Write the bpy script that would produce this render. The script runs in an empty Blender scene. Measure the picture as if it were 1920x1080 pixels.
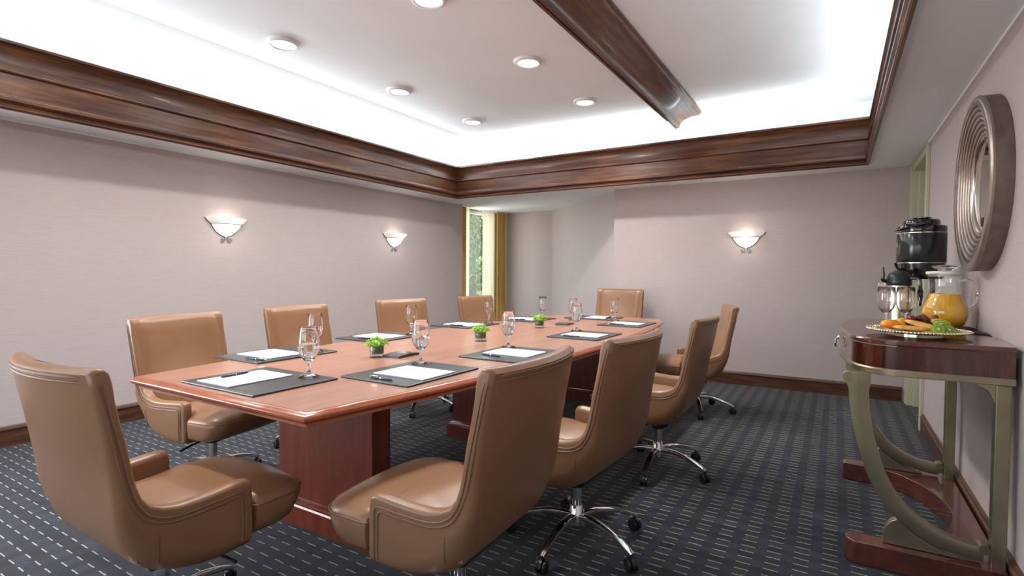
import bpy, bmesh, math, random
from mathutils import Vector, Matrix, Euler
random.seed(7)
PI = math.pi
SC = bpy.context.scene
COL = SC.collection

# ------------------------------------------------------------------ camera
cam_d = bpy.data.cameras.new('camera')
cam = bpy.data.objects.new('camera', cam_d)
COL.objects.link(cam)
cam_d.sensor_width = 36.0
cam_d.lens = 36.0 * 998.667 / 1920.0
cam_d.clip_start = 0.02
yaw, pit, rol = math.radians(31.314), math.radians(1.669), math.radians(0.344)
Fw = Vector((-math.sin(yaw) * math.cos(pit), math.cos(yaw) * math.cos(pit), -math.sin(pit)))
Rt = Vector((math.cos(yaw), math.sin(yaw), 0))
Up = Rt.cross(Fw)
R2 = Rt * math.cos(rol) + Up * math.sin(rol)
U2 = -Rt * math.sin(rol) + Up * math.cos(rol)
m3 = Matrix((R2, U2, -Fw)).transposed()
cam.matrix_world = Matrix.Translation((0, 0, 1.2)) @ m3.to_4x4()
SC.camera = cam

# ------------------------------------------------------------------ world / exposure
w = bpy.data.worlds.new('world'); SC.world = w
w.use_nodes = True
nt = w.node_tree; nt.nodes.clear()
sky = nt.nodes.new('ShaderNodeTexSky'); sky.sky_type = 'NISHITA'
sky.sun_elevation = math.radians(48); sky.sun_rotation = math.radians(115); sky.sun_disc = False
bg = nt.nodes.new('ShaderNodeBackground'); bg.inputs[1].default_value = 0.6
wo = nt.nodes.new('ShaderNodeOutputWorld')
nt.links.new(sky.outputs[0], bg.inputs[0]); nt.links.new(bg.outputs[0], wo.inputs[0])
SC.view_settings.view_transform = 'Standard'
SC.view_settings.look = 'None'
SC.view_settings.exposure = 0.42
SC.view_settings.gamma = 1.0
SC.view_settings.use_curve_mapping = False

SOF, CEI = 2.212, 2.92
XL, XR, YF, YB = -4.788, 0.591, 6.2, -2.0
CL, CR, CF, CB = -4.417, 0.232, 5.81, -1.6

def area(name, loc, rot, sx, sy, power, color=(1, 1, 1), shape='RECTANGLE', spread=PI):
    l = bpy.data.lights.new(name, 'AREA'); l.shape = shape; l.size = sx
    if shape in ('RECTANGLE', 'ELLIPSE'): l.size_y = sy
    l.energy = power; l.color = color; l.spread = spread
    o = bpy.data.objects.new(name, l); COL.objects.link(o)
    o.location = loc; o.rotation_euler = rot
    return o
sun_d = bpy.data.lights.new('sun_light', 'SUN'); sun_d.energy = 3.6; sun_d.angle = 0.01
sun_d.color = (1, .95, .86)
sun = bpy.data.objects.new('sun_light', sun_d); COL.objects.link(sun)
sun.rotation_euler = Euler((math.radians(42), 0, math.radians(60)))
# unseen lamp added inside the back wall as soft fill behind the camera
area('back_fill_lamp', (-2.2, YB + 0.06, 1.35), (math.radians(90), 0, PI), 3.6, 1.8, 80, (.95, .98, 1.0))
area('left_fill_lamp', (XL + .04, -.7, 1.35), (math.radians(90), 0, -PI / 2), 1.7, 1.5, 85, (.97, .98, 1.0))  # added lamp on the near left wall, brightens the right side; no window there
area('alcove_fill_lamp', (-6.3, 7.0, 1.5), (math.radians(90), 0, -PI / 2), 1.6, 1.9, 70, (1, .98, .97))  # added lamp outside the alcove window, lifts the skylight on the walls
area('alcove_fill_lamp_side', (-5.6, 6.05, 1.45), Euler((math.radians(90), 0, -math.radians(40))), .8, 1.8, 26, (1, .98, .97))  # second added lamp, slanting in through the window to brighten the alcove
# cove strips hidden behind the crown moulding
zc_ = 2.643
ct = math.radians(55)
area('cove_strip_left', (CL - .066, 2.1, zc_), Euler((0, -(PI - ct), 0)), .018, 7.2, 42, (.86, .94, 1.0))
area('cove_strip_right', (CR + .066, 2.1, zc_), Euler((0, PI - ct, 0)), .018, 7.2, 26, (.86, .94, 1.0))
area('cove_strip_far', (-2.1, CF + .066, zc_), Euler((-(PI + math.radians(12)), 0, 0)), 4.4, .018, 22, (.86, .94, 1.0))
cb = math.radians(-45)
area('cove_tube_left', (CL - .075, 2.1, zc_ - .004), Euler((0, -(PI - cb), 0)), .018, 7.2, 9, (.86, .94, 1.0))
area('cove_tube_right', (CR + .075, 2.1, zc_ - .004), Euler((0, PI - cb, 0)), .018, 7.2, 7, (.86, .94, 1.0))
DOWN = [(-3.59, 1.37), (-3.585, 2.564), (-3.572, 3.79), (-3.563, 4.974), (-3.54, 6.107),
        (-2.22, 1.43), (-2.219, 2.617), (-2.176, 3.806), (-2.18, 4.967), (-2.171, 6.199)]

# ------------------------------------------------------------------ materials
def nodemat(name):
    m = bpy.data.materials.new(name); m.use_nodes = True
    n = m.node_tree.nodes; b = n['Principled BSDF']
    return m, m.node_tree, n, b
def ramp(t, fac, stops):
    r = t.nodes.new('ShaderNodeValToRGB')
    e = r.color_ramp.elements
    e[0].position, e[0].color = stops[0][0], (*stops[0][1], 1)
    e[1].position, e[1].color = stops[-1][0], (*stops[-1][1], 1)
    for p, c in stops[1:-1]:
        k = e.new(p); k.color = (*c, 1)
    t.links.new(fac, r.inputs[0]); return r.outputs[0]
def noise(t, vec, scale, detail=3, rough=.5):
    n = t.nodes.new('ShaderNodeTexNoise'); n.inputs['Scale'].default_value = scale
    n.inputs['Detail'].default_value = detail; n.inputs['Roughness'].default_value = rough
    if vec is not None: t.links.new(vec, n.inputs['Vector'])
    return n.outputs['Fac']
def mapping(t, scale=(1, 1, 1), loc=(0, 0, 0), rot=(0, 0, 0), kind='Object'):
    c = t.nodes.new('ShaderNodeTexCoord'); mp = t.nodes.new('ShaderNodeMapping')
    mp.inputs['Scale'].default_value = scale; mp.inputs['Location'].default_value = loc
    mp.inputs['Rotation'].default_value = rot
    t.links.new(c.outputs[kind], mp.inputs[0]); return mp.outputs[0]
def bump(t, b, h, strength=.2, dist=.002):
    bp = t.nodes.new('ShaderNodeBump'); bp.inputs['Strength'].default_value = strength
    bp.inputs['Distance'].default_value = dist
    t.links.new(h, bp.inputs['Height']); t.links.new(bp.outputs[0], b.inputs['Normal'])
def simple(name, col, rough=.5, metal=0, var=.06, coat=0, bs=0, bscale=80, spec=None, scale=6):
    m, t, n, b = nodemat(name)
    v = mapping(t)
    f = noise(t, v, scale, 4)
    a = tuple(max(0, c * (1 - var)) for c in col); z = tuple(min(1, c * (1 + var)) for c in col)
    t.links.new(ramp(t, f, [(.3, a), (.7, z)]), b.inputs['Base Color'])
    b.inputs['Roughness'].default_value = rough; b.inputs['Metallic'].default_value = metal
    if coat: b.inputs['Coat Weight'].default_value = coat; b.inputs['Coat Roughness'].default_value = .12
    if spec is not None: b.inputs['Specular IOR Level'].default_value = spec
    if bs: bump(t, b, noise(t, v, bscale, 2), bs)
    return m
def woodmat(name, c1, c2, c3, axis, rough=.25, coat=.6, scale=1.0, coatr=.08, spec=.5):
    m, t, n, b = nodemat(name)
    s = [18 * scale] * 3; s[axis] = 1.3 * scale
    v = mapping(t, tuple(s))
    f1 = noise(t, v, 1.6, 6, .6)
    s2 = [60 * scale] * 3; s2[axis] = 3 * scale
    f2 = noise(t, mapping(t, tuple(s2)), 2.2, 3)
    mx = t.nodes.new('ShaderNodeMath'); mx.operation = 'MULTIPLY_ADD'
    t.links.new(f2, mx.inputs[0]); mx.inputs[1].default_value = .35
    t.links.new(f1, mx.inputs[2])
    t.links.new(ramp(t, mx.outputs[0], [(.45, c1), (.66, c2), (.9, c3)]), b.inputs['Base Color'])
    b.inputs['Roughness'].default_value = rough
    b.inputs['Coat Weight'].default_value = coat; b.inputs['Coat Roughness'].default_value = coatr
    b.inputs['Specular IOR Level'].default_value = spec
    bump(t, b, f2, .08, .001)
    return m
def glass(name, col=(1, 1, 1), ior=1.45, rough=0.0):
    m, t, n, b = nodemat(name)
    v = mapping(t); f = noise(t, v, 4)
    t.links.new(ramp(t, f, [(.3, tuple(c * .985 for c in col)), (.7, col)]), b.inputs['Base Color'])
    b.inputs['Transmission Weight'].default_value = 1; b.inputs['IOR'].default_value = ior
    b.inputs['Roughness'].default_value = rough
    return m
def emis(name, col, s, base=(.9, .9, .88)):
    m, t, n, b = nodemat(name)
    v = mapping(t); f = noise(t, v, 9)
    t.links.new(ramp(t, f, [(.3, tuple(c * .97 for c in col)), (.7, col)]), b.inputs['Emission Color'])
    b.inputs['Base Color'].default_value = (*base, 1)
    b.inputs['Emission Strength'].default_value = s; b.inputs['Roughness'].default_value = .4
    return m

M = {}
def thinglass(name, tint=(.97, .985, .985)):
    m, t, n, b = nodemat(name)
    tr = n.new('ShaderNodeBsdfTransparent'); tr.inputs[0].default_value = (*tint, 1)
    lw = n.new('ShaderNodeLayerWeight'); lw.inputs[0].default_value = .5
    gl = n.new('ShaderNodeBsdfGlossy'); gl.inputs['Roughness'].default_value = .02
    gl.inputs[0].default_value = (.95, .97, 1, 1)
    r = ramp(t, lw.outputs['Facing'], [(0, (.03, .03, .03)), (.55, (.09, .09, .09)), (.85, (.38, .38, .38)), (1, (.9, .9, .9))])
    mx = n.new('ShaderNodeMixShader')
    t.links.new(r, mx.inputs[0]); t.links.new(tr.outputs[0], mx.inputs[1]); t.links.new(gl.outputs[0], mx.inputs[2])
    t.links.new(mx.outputs[0], n['Material Output'].inputs[0])
    return m
M['thin'] = thinglass('thin_clear_glass')
# linen wallpaper
def wallpaper(name, col):
    m, t, n, b = nodemat(name)
    f = noise(t, mapping(t, (5, 5, 130)), 2.2, 4, .6)
    g = noise(t, mapping(t, (.5, .5, .5)), 1.2, 2)
    mx = t.nodes.new('ShaderNodeMath'); mx.operation = 'MULTIPLY_ADD'
    t.links.new(g, mx.inputs[0]); mx.inputs[1].default_value = .25; t.links.new(f, mx.inputs[2])
    a = tuple(c * .93 for c in col); z = tuple(c * 1.06 for c in col)
    t.links.new(ramp(t, mx.outputs[0], [(.42, a), (.82, z)]), b.inputs['Base Color'])
    b.inputs['Roughness'].default_value = .55; b.inputs['Specular IOR Level'].default_value = .35
    bump(t, b, f, .12, .001)
    return m
M['wall'] = wallpaper('mauve_linen_wallpaper', (.50, .425, .41))
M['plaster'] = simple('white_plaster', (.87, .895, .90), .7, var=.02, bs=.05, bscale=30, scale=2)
M['trim_white'] = simple('white_paint', (.8, .81, .81), .5, var=.02)
M['crown'] = woodmat('crown_mahogany', (.026, .007, .004), (.080, .024, .008), (.19, .072, .021), 1, .40, .15)
M['crown_x'] = woodmat('crown_mahogany_across', (.026, .007, .004), (.080, .024, .008), (.19, .072, .021), 0, .40, .15)
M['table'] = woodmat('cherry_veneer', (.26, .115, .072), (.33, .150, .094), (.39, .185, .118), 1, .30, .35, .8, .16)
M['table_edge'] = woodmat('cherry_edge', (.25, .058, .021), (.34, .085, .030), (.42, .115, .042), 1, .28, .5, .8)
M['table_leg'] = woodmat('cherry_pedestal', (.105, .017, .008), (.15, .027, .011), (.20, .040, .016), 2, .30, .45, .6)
M['console_wood'] = woodmat('mahogany_gloss', (.018, .004, .003), (.052, .010, .006), (.12, .024, .010), 2, .18, .8, .5, .03)
M['console_top'] = woodmat('mahogany_top', (.065, .018, .014), (.10, .028, .020), (.13, .038, .026), 1, .18, .8, .5, .05)
M['console_base'] = woodmat('mahogany_base', (.065, .016, .010), (.10, .026, .016), (.14, .038, .022), 1, .22, .7, .5, .05)
M['oak'] = woodmat('dark_oak', (.030, .010, .005), (.075, .027, .012), (.14, .055, .024), 1, .35, .3, 1.6)
M['oak_x'] = woodmat('dark_oak_across', (.030, .010, .005), (.075, .027, .012), (.14, .055, .024), 0, .35, .3, 1.6)
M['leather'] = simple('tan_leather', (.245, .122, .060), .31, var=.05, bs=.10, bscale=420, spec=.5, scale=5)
M['piping'] = simple('brown_leather_piping', (.21, .105, .055), .45, var=.05)
M['chrome'] = simple('chrome', (.82, .83, .84), .09, 1, var=.02)
M['black_plastic'] = simple('black_plastic', (.012, .012, .013), .35, var=.1)
M['black_gloss'] = simple('black_enamel', (.008, .008, .010), .12, var=.1, coat=.5)
M['black_body'] = simple('black_brushed_body', (.016, .018, .021), .20, var=.1)
M['steel'] = simple('brushed_steel', (.62, .58, .53), .25, 1, var=.08)
M['champagne'] = simple('champagne_metal', (.32, .27, .175), .36, .85, var=.12, scale=9)
M['mirror_frame'] = simple('bronze_silver_leaf', (.40, .335, .29), .33, .85, var=.12, scale=14)
M['mirror_side'] = simple('aged_bronze_leaf', (.20, .16, .135), .5, .6, var=.18, scale=22)
M['mirror'] = simple('mirror_glass', (.86, .87, .86), .01, 1, var=.005)
M['glass'] = glass('clear_glass')
M['water'] = glass('water', (.97, .985, 1), 1.33)
M['window_glass'] = glass('window_glass', (.97, 1, .98), 1.02)
M['paper'] = simple('white_paper', (.60, .63, .70), .6, var=.01)
M['blotter'] = simple('black_leather_blotter', (.035, .038, .040), .30, var=.15, bs=.15, bscale=300)
M['emboss'] = simple('embossed_lettering', (.028, .031, .033), .42, var=.1)
M['print'] = simple('grey_print', (.35, .37, .42), .6, var=.1)
M['pen'] = simple('black_pen', (.02, .022, .028), .25, var=.1)
M['leaf'] = simple('lime_blossom', (.36, .58, .055), .6, var=.35, scale=60)
M['leaf2'] = simple('green_sprig', (.13, .30, .04), .6, var=.3, scale=60)
M['darkleaf'] = simple('dark_green_leaf', (.045, .10, .018), .4, var=.4, scale=35)
M['gold_curtain'] = simple('gold_drape', (.62, .40, .10), .6, var=.07, bs=.1, bscale=120)
m, t, n, b = nodemat('sheer_curtain')
t.links.new(ramp(t, noise(t, mapping(t, (30, 30, 1)), 3), [(.3, (.80, .76, .62)), (.7, (.92, .90, .80))]), b.inputs['Base Color'])
b.inputs['Roughness'].default_value = .8
tr = n.new('ShaderNodeBsdfTranslucent'); tr.inputs[0].default_value = (.9, .88, .78, 1)
mx = n.new('ShaderNodeMixShader'); mx.inputs[0].default_value = .5
t.links.new(b.outputs[0], mx.inputs[1]); t.links.new(tr.outputs[0], mx.inputs[2])
t.links.new(mx.outputs[0], n['Material Output'].inputs[0])
M['sheer'] = m
M['door_paint'] = simple('sage_cream_paint', (.50, .49, .36), .45, var=.03)
M['door_paint2'] = simple('cream_door', (.46, .44, .30), .45, var=.03)
M['shade'] = emis('alabaster_glass', (1.0, .96, .86), .95)
M['shade_rim'] = emis('alabaster_rim', (1.0, .96, .88), .30, (.8, .8, .75))
M['wire'] = simple('dark_pewter', (.10, .09, .08), .4, .8, var=.1)
M['pewter'] = simple('pewter_scroll', (.45, .42, .42), .35, .8, var=.1)
M['lamp_lens'] = emis('downlight_lens', (1, .99, .97), 3.2)
M['juice'] = simple('orange_juice', (1.0, .50, .015), .25, var=.03)
M['juice'].node_tree.nodes['Principled BSDF'].inputs['Subsurface Weight'].default_value = .0
M['juice'].node_tree.nodes['Principled BSDF'].inputs['Subsurface Radius'].default_value = (.05, .02, .005)
M['white_plastic'] = simple('milky_plastic', (.78, .77, .72), .3, var=.02)
M['gold_bead'] = simple('silver_gilt_bead', (.82, .74, .50), .22, .9, var=.08, scale=40)
M['plate'] = simple('silver_plate', (.55, .50, .40), .16, 1, var=.04)
M['orange'] = simple('orange_fruit', (.90, .33, .01), .35, var=.18, scale=50)
M['rind'] = simple('orange_rind', (.85, .25, .01), .45, var=.1, bs=.2, bscale=300)
M['toast'] = simple('golden_toast', (.72, .36, .09), .6, var=.25, scale=45, bs=.3, bscale=150)
M['berry'] = simple('red_grape', (.16, .012, .012), .22, var=.4, scale=30)
M['brownfruit'] = simple('dried_fruit', (.16, .045, .02), .4, var=.4, scale=50, bs=.4, bscale=120)
m, t, n, b = nodemat('kiwi_slice')
c = n.new('ShaderNodeTexCoord'); vl = n.new('ShaderNodeVectorMath'); vl.operation = 'LENGTH'
t.links.new(c.outputs['Object'], vl.inputs[0])
r1 = ramp(t, vl.outputs['Value'], [(0, (.75, .78, .45)), (.006, (.72, .75, .40)), (.0085, (.06, .10, .01)), (.014, (.20, .36, .02)), (.026, (.33, .50, .05))])
t.links.new(r1, b.inputs['Base Color']); b.inputs['Roughness'].default_value = .3
M['kiwi'] = m
M['kiwi_skin'] = simple('kiwi_skin', (.15, .22, .03), .6, var=.3, scale=80)
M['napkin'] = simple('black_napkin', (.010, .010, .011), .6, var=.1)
M['bark'] = simple('bark', (.10, .07, .045), .9, var=.3, scale=30, bs=.5, bscale=30)
m, t, n, b = nodemat('tree_leaves')
oi = n.new('ShaderNodeTexCoord')
t.links.new(ramp(t, noise(t, mapping(t), 1.6, 5, .7), [(.32, (.008, .022, .004)), (.5, (.03, .075, .010)), (.68, (.15, .21, .03))]), b.inputs['Base Color'])
b.inputs['Roughness'].default_value = .5
M['tree_leaf'] = m
M['grass'] = simple('lawn', (.07, .14, .03), .9, var=.4, scale=3)
# carpet --------------------------------------------------------------
def carpet():
    m, t, n, b = nodemat('navy_charcoal_carpet')
    L = t.links.new
    def math_(op, a, bb=None, c=None):
        k = n.new('ShaderNodeMath'); k.operation = op
        for i, v in enumerate((a, bb, c)):
            if v is None: continue
            if isinstance(v, (int, float)): k.inputs[i].default_value = v
            else: L(v, k.inputs[i])
        return k.outputs[0]
    tc = n.new('ShaderNodeTexCoord'); sp = n.new('ShaderNodeSeparateXYZ')
    wob = n.new('ShaderNodeTexNoise'); wob.inputs['Scale'].default_value = 60; L(tc.outputs['Object'], wob.inputs['Vector'])
    L(tc.outputs['Object'], sp.inputs[0])
    x = math_('ADD', sp.outputs[0], math_('MULTIPLY_ADD', wob.outputs['Fac'], .004, .4375 + 10.25 - .002))
    y = math_('ADD', sp.outputs[1], math_('MULTIPLY_ADD', wob.outputs['Fac'], .005, -2.733 + 10.494 - .0025))
    cx = math_('DIVIDE', x, .1025); cy = math_('DIVIDE', y, .0530)
    fx = math_('FRACT', cx); fy = math_('FRACT', cy)
    indash = math_('MULTIPLY', math_('LESS_THAN', fx, .55), math_('LESS_THAN', fy, .095))
    incol = math_('LESS_THAN', fx, .55)
    # per cell random
    hx = math_('FLOOR', math_('DIVIDE', x, .05125)); hy = math_('FLOOR', cy)
    cv = n.new('ShaderNodeCombineXYZ'); L(hx, cv.inputs[0]); L(hy, cv.inputs[1])
    wn = n.new('ShaderNodeTexWhiteNoise'); wn.noise_dimensions = '2D'; L(cv.outputs[0], wn.inputs['Vector'])
    alt = math_('MODULO', hy, 2.0)
    pile = noise(t, tc.outputs['Object'], 420, 2)
    pile2 = noise(t, tc.outputs['Object'], 140, 2)
    big = noise(t, mapping(t, (1, 1, 1)), 2.6, 3)
    tone = math_('ADD', math_('MULTIPLY', wn.outputs['Value'], .5), math_('MULTIPLY', alt, .5))
    colA = ramp(t, tone, [(.1, (.0125, .0145, .016)), (.9, (.036, .041, .041))])
    colB = ramp(t, math_('ADD', math_('MULTIPLY', tone, .5), math_('MULTIPLY', big, .5)),
                [(.3, (.018, .021, .024)), (.5, (.020, .022, .040)), (.75, (.034, .035, .062))])
    mix = n.new('ShaderNodeMix'); mix.data_type = 'RGBA'
    L(incol, mix.inputs[0]); L(colB, mix.inputs[6]); L(colA, mix.inputs[7])
    g = math_('ADD', math_('MULTIPLY', pile, .9), math_('MULTIPLY', pile2, .5))
    mul = n.new('ShaderNodeVectorMath'); mul.operation = 'SCALE'
    L(mix.outputs[2], mul.inputs[0]); L(math_('MULTIPLY_ADD', g, 1.1, -.02), mul.inputs['Scale'])
    mix2 = n.new('ShaderNodeMix'); mix2.data_type = 'RGBA'
    L(indash, mix2.inputs[0]); L(mul.outputs[0], mix2.inputs[6]); mix2.inputs[7].default_value = (.33, .35, .32, 1)
    L(mix2.outputs[2], b.inputs['Base Color'])
    b.inputs['Roughness'].default_value = .95; b.inputs['Specular IOR Level'].default_value = .15
    b.inputs['Sheen Weight'].default_value = .15
    bump(t, b, pile2, .5, .004)
    return m
M['carpet'] = carpet()

# ------------------------------------------------------------------ mesh helpers
def tag(o, label=None, cat=None, group=None, kind=None):
    if label: o['label'] = label
    if cat: o['category'] = cat
    if group: o['group'] = group
    if kind: o['kind'] = kind
    return o
def empty(name, loc=(0, 0, 0), rz=0, label=None, cat=None, group=None):
    o = bpy.data.objects.new(name, None); COL.objects.link(o)
    o.location = loc; o.rotation_euler = (0, 0, rz); o.empty_display_size = .05
    return tag(o, label, cat, group)
def obj(name, bm, mat, parent=None, smooth=True, bevel=0, seg=2, angle=40, loc=None):
    me = bpy.data.meshes.new(name)
    bmesh.ops.recalc_face_normals(bm, faces=bm.faces[:])
    bm.to_mesh(me); bm.free()
    mats = mat if isinstance(mat, (list, tuple)) else [mat]
    for q in mats: me.materials.append(q)
    o = bpy.data.objects.new(name, me); COL.objects.link(o)
    if smooth:
        for p in me.polygons: p.use_smooth = True
        try: me.set_sharp_from_angle(angle=math.radians(angle))
        except Exception: pass
    if bevel:
        md = o.modifiers.new('bevel', 'BEVEL'); md.width = bevel; md.segments = seg
        md.limit_method = 'ANGLE'; md.angle_limit = math.radians(35); md.harden_normals = False
    if parent: o.parent = parent
    if loc: o.location = loc
    return o
def struct(name, bm, mat, **k):
    return tag(obj(name, bm, mat, **k), kind='structure')
def box(bm, x0, x1, y0, y1, z0, z1, mi=0):
    v = [bm.verts.new(p) for p in ((x0, y0, z0), (x1, y0, z0), (x1, y1, z0), (x0, y1, z0), (x0, y0, z1), (x1, y0, z1), (x1, y1, z1), (x0, y1, z1))]
    for f in ((0, 3, 2, 1), (4, 5, 6, 7), (0, 1, 5, 4), (1, 2, 6, 5), (2, 3, 7, 6), (3, 0, 4, 7)):
        bm.faces.new([v[i] for i in f]).material_index = mi
    return bm
def B(*a):
    return box(bmesh.new(), *a)
def prism(bm, pts, mapf, a, bz):
    """extrude 2D polygon pts between a and b; mapf(u,v,w)->xyz"""
    r0 = [bm.verts.new(mapf(u, v, a)) for u, v in pts]; r1 = [bm.verts.new(mapf(u, v, bz)) for u, v in pts]
    n = len(pts)
    for i in range(n): bm.faces.new((r0[i], r0[(i + 1) % n], r1[(i + 1) % n], r1[i]))
    bm.faces.new(r0); bm.faces.new(r1[::-1]); return bm
def lathe(bm, prof, seg=32, c=(0, 0, 0), a0=0, a1=2 * PI, sx=1, sy=1):
    full = abs(a1 - a0 - 2 * PI) < 1e-6
    k = seg if full else seg + 1
    rings = []
    for r, z in prof:
        if r < 1e-6: rings.append([bm.verts.new((c[0], c[1], c[2] + z))]); continue
        rings.append([bm.verts.new((c[0] + sx * r * math.cos(a0 + (a1 - a0) * i / seg), c[1] + sy * r * math.sin(a0 + (a1 - a0) * i / seg), c[2] + z)) for i in range(k)])
    for A, Bq in zip(rings, rings[1:]):
        for i in range(seg):
            j = (i + 1) % k
            if len(A) == 1 and len(Bq) == 1: continue
            if len(A) == 1: bm.faces.new((A[0], Bq[j], Bq[i]))
            elif len(Bq) == 1: bm.faces.new((A[i], A[j], Bq[0]))
            else: bm.faces.new((A[i], A[j], Bq[j], Bq[i]))
    return bm
def loft(bm, rings, closed=True, caps=True):
    vs = [[bm.verts.new(p) for p in r] for r in rings]
    n = len(vs[0])
    for A, Bq in zip(vs, vs[1:]):
        for i in range(n if closed else n - 1):
            j = (i + 1) % n
            bm.faces.new((A[i], A[j], Bq[j], Bq[i]))
    if caps and closed:
        bm.faces.new(vs[0][::-1]); bm.faces.new(vs[-1])
    return bm
def smoothpath(pts, n=6):
    pts = [Vector(p) for p in pts]; out = []
    P = [pts[0] * 2 - pts[1]] + pts + [pts[-1] * 2 - pts[-2]]
    for i in range(1, len(P) - 2):
        a, b_, c, d = P[i - 1:i + 3]
        for k in range(n):
            t_ = k / n
            out.append(.5 * ((2 * b_) + (c - a) * t_ + (2 * a - 5 * b_ + 4 * c - d) * t_ ** 2 + (3 * b_ - a - 3 * c + d) * t_ ** 3))
    out.append(pts[-1]); return out
def tube(bm, pts, r, seg=8, closed=False, flat=None, up=Vector((0, 0, 1))):
    """sweep; r float or list; flat=(w,h) list of section half sizes (rounded)"""
    pts = [Vector(p) for p in pts]; n = len(pts); rings = []
    prev = None
    for i, p in enumerate(pts):
        if closed: d = pts[(i + 1) % n] - pts[i - 1]
        else: d = pts[min(i + 1, n - 1)] - pts[max(i - 1, 0)]
        d.normalize()
        if flat is not None: ref = up
        else: ref = prev if prev is not None else (Vector((0, 0, 1)) if abs(d.z) < .9 else Vector((1, 0, 0)))
        s = ref - d * ref.dot(d)
        if s.length < 1e-5: s = d.orthogonal()
        s.normalize(); q = d.cross(s); prev = s
        ring = []
        for k in range(seg):
            a = 2 * PI * k / seg
            if flat is not None:
                wv, hv = flat[i] if isinstance(flat, list) else flat
                ca, sa = math.cos(a), math.sin(a)
                e = .55
                cx_ = math.copysign(abs(ca) ** e, ca) * wv; sx_ = math.copysign(abs(sa) ** e, sa) * hv
                ring.append(p + q * cx_ + s * sx_)
            else:
                rr = r[i] if isinstance(r, (list, tuple)) else r
                ring.append(p + (s * math.cos(a) + q * math.sin(a)) * rr)
        rings.append(ring)
    if closed: rings.append(rings[0])
    if closed:
        vs = [[bm.verts.new(p) for p in rr] for rr in rings[:-1]]; vs.append(vs[0])
        for A, Bq in zip(vs, vs[1:]):
            for i in range(seg): bm.faces.new((A[i], A[(i + 1) % seg], Bq[(i + 1) % seg], Bq[i]))
        return bm
    return loft(bm, rings)
def blob(bm, c, r, sub=2, sc=(1, 1, 1), jit=0, rot=None):
    g = bmesh.ops.create_icosphere(bm, subdivisions=sub, radius=1)
    for v in g['verts']:
        k = 1 + random.uniform(-jit, jit)
        p = Vector((v.co.x * r * sc[0] * k, v.co.y * r * sc[1] * k, v.co.z * r * sc[2] * k))
        if rot: p.rotate(rot)
        v.co = p + Vector(c)
    return bm
def copytree(o, parent=None):
    c = o.copy(); COL.objects.link(c)
    if parent: c.parent = parent
    for ch in list(o.children): copytree(ch, c)
    return c

# ------------------------------------------------------------------ room shell
def face(bm, pts, mi=0):
    return bm.faces.new([bm.verts.new(p) for p in pts])
struct('floor', B(XL - 1.5, XR + .6, YB - .1, 8.2, -.05, 0), M['carpet'], smooth=False)
WX = -5.02      # window plane
YW0, YW1 = 6.43, 7.80
T = .10
def quadprism(bm, p0, p1, z0, z1, t_):  # wall from p0 to p1 (plan) thick to the left-hand side
    a, b_ = Vector(p0), Vector(p1); d = (b_ - a).normalized(); nn = Vector((-d.y, d.x)) * t_
    return prism(bm, [tuple(a), tuple(b_), tuple(b_ + nn), tuple(a + nn)], lambda u, v, w_: (u, v, w_), z0, z1)
wl = B(XL - T, XL, YB, YW0, 0, SOF)
struct('wall_left', wl, M['wall'], smooth=False)
bmw = bmesh.new()
box(bmw, WX - T, WX, YW0 - .02, YW1, 0, .35)
box(bmw, WX - T, WX, YW0 - .02, YW1, 2.19, SOF)
box(bmw, WX - T, WX, 7.55, YW1, .35, 2.19)
box(bmw, WX - T, XL - T, YW0 - .12, YW0 - .02, 0, SOF)
struct('wall_window', bmw, M['wall'], smooth=False)
struct('wall_alcove', quadprism(bmesh.new(), (-3.98, YW1), (WX - T, YW1), 0, SOF, -T), M['wall'], smooth=False)
struct('wall_angled', quadprism(bmesh.new(), (-2.321, YF + T), (-3.98, YW1), 0, SOF, -T), M['wall'], smooth=False)
bmf = bmesh.new(); box(bmf, -2.321, XR + .25, YF, YF + T, 0, SOF)
struct('wall_far', bmf, M['wall'], smooth=False)
DY0, DY1, DZ = 5.16, 6.08, 2.17
bmr = bmesh.new()
box(bmr, XR, XR + T, YB, DY0, 0, SOF); box(bmr, XR, XR + T, DY1, YF, 0, SOF); box(bmr, XR, XR + T, DY0, DY1, DZ, SOF)
struct('wall_right', bmr, M['wall'], smooth=False)
bmb = bmesh.new()
box(bmb, XL - T, XR + T, YB - T, YB, 0, .6); box(bmb, XL - T, XR + T, YB - T, YB, 2.1, SOF)
box(bmb, XL - T, -4.0, YB - T, YB, .6, 2.1); box(bmb, -.4, XR + T, YB - T, YB, .6, 2.1)
struct('wall_back', bmb, M['wall'], smooth=False)
# ceiling: soffit ring + vaulted tray above
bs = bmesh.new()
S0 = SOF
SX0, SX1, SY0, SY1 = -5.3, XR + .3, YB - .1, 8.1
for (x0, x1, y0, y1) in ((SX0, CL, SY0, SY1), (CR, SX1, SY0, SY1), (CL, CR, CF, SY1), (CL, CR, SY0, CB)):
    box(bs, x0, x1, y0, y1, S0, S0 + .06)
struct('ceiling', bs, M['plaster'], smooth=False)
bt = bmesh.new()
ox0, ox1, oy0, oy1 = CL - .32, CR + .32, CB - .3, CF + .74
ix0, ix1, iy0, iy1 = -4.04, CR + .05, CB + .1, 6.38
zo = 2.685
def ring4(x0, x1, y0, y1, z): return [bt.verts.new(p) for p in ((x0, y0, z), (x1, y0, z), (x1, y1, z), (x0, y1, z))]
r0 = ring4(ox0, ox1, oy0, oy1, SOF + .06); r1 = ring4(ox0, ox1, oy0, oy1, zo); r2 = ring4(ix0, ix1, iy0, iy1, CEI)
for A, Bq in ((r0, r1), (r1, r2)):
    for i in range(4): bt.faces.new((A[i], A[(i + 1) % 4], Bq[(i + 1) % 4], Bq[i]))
bt.faces.new(r2)
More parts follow.
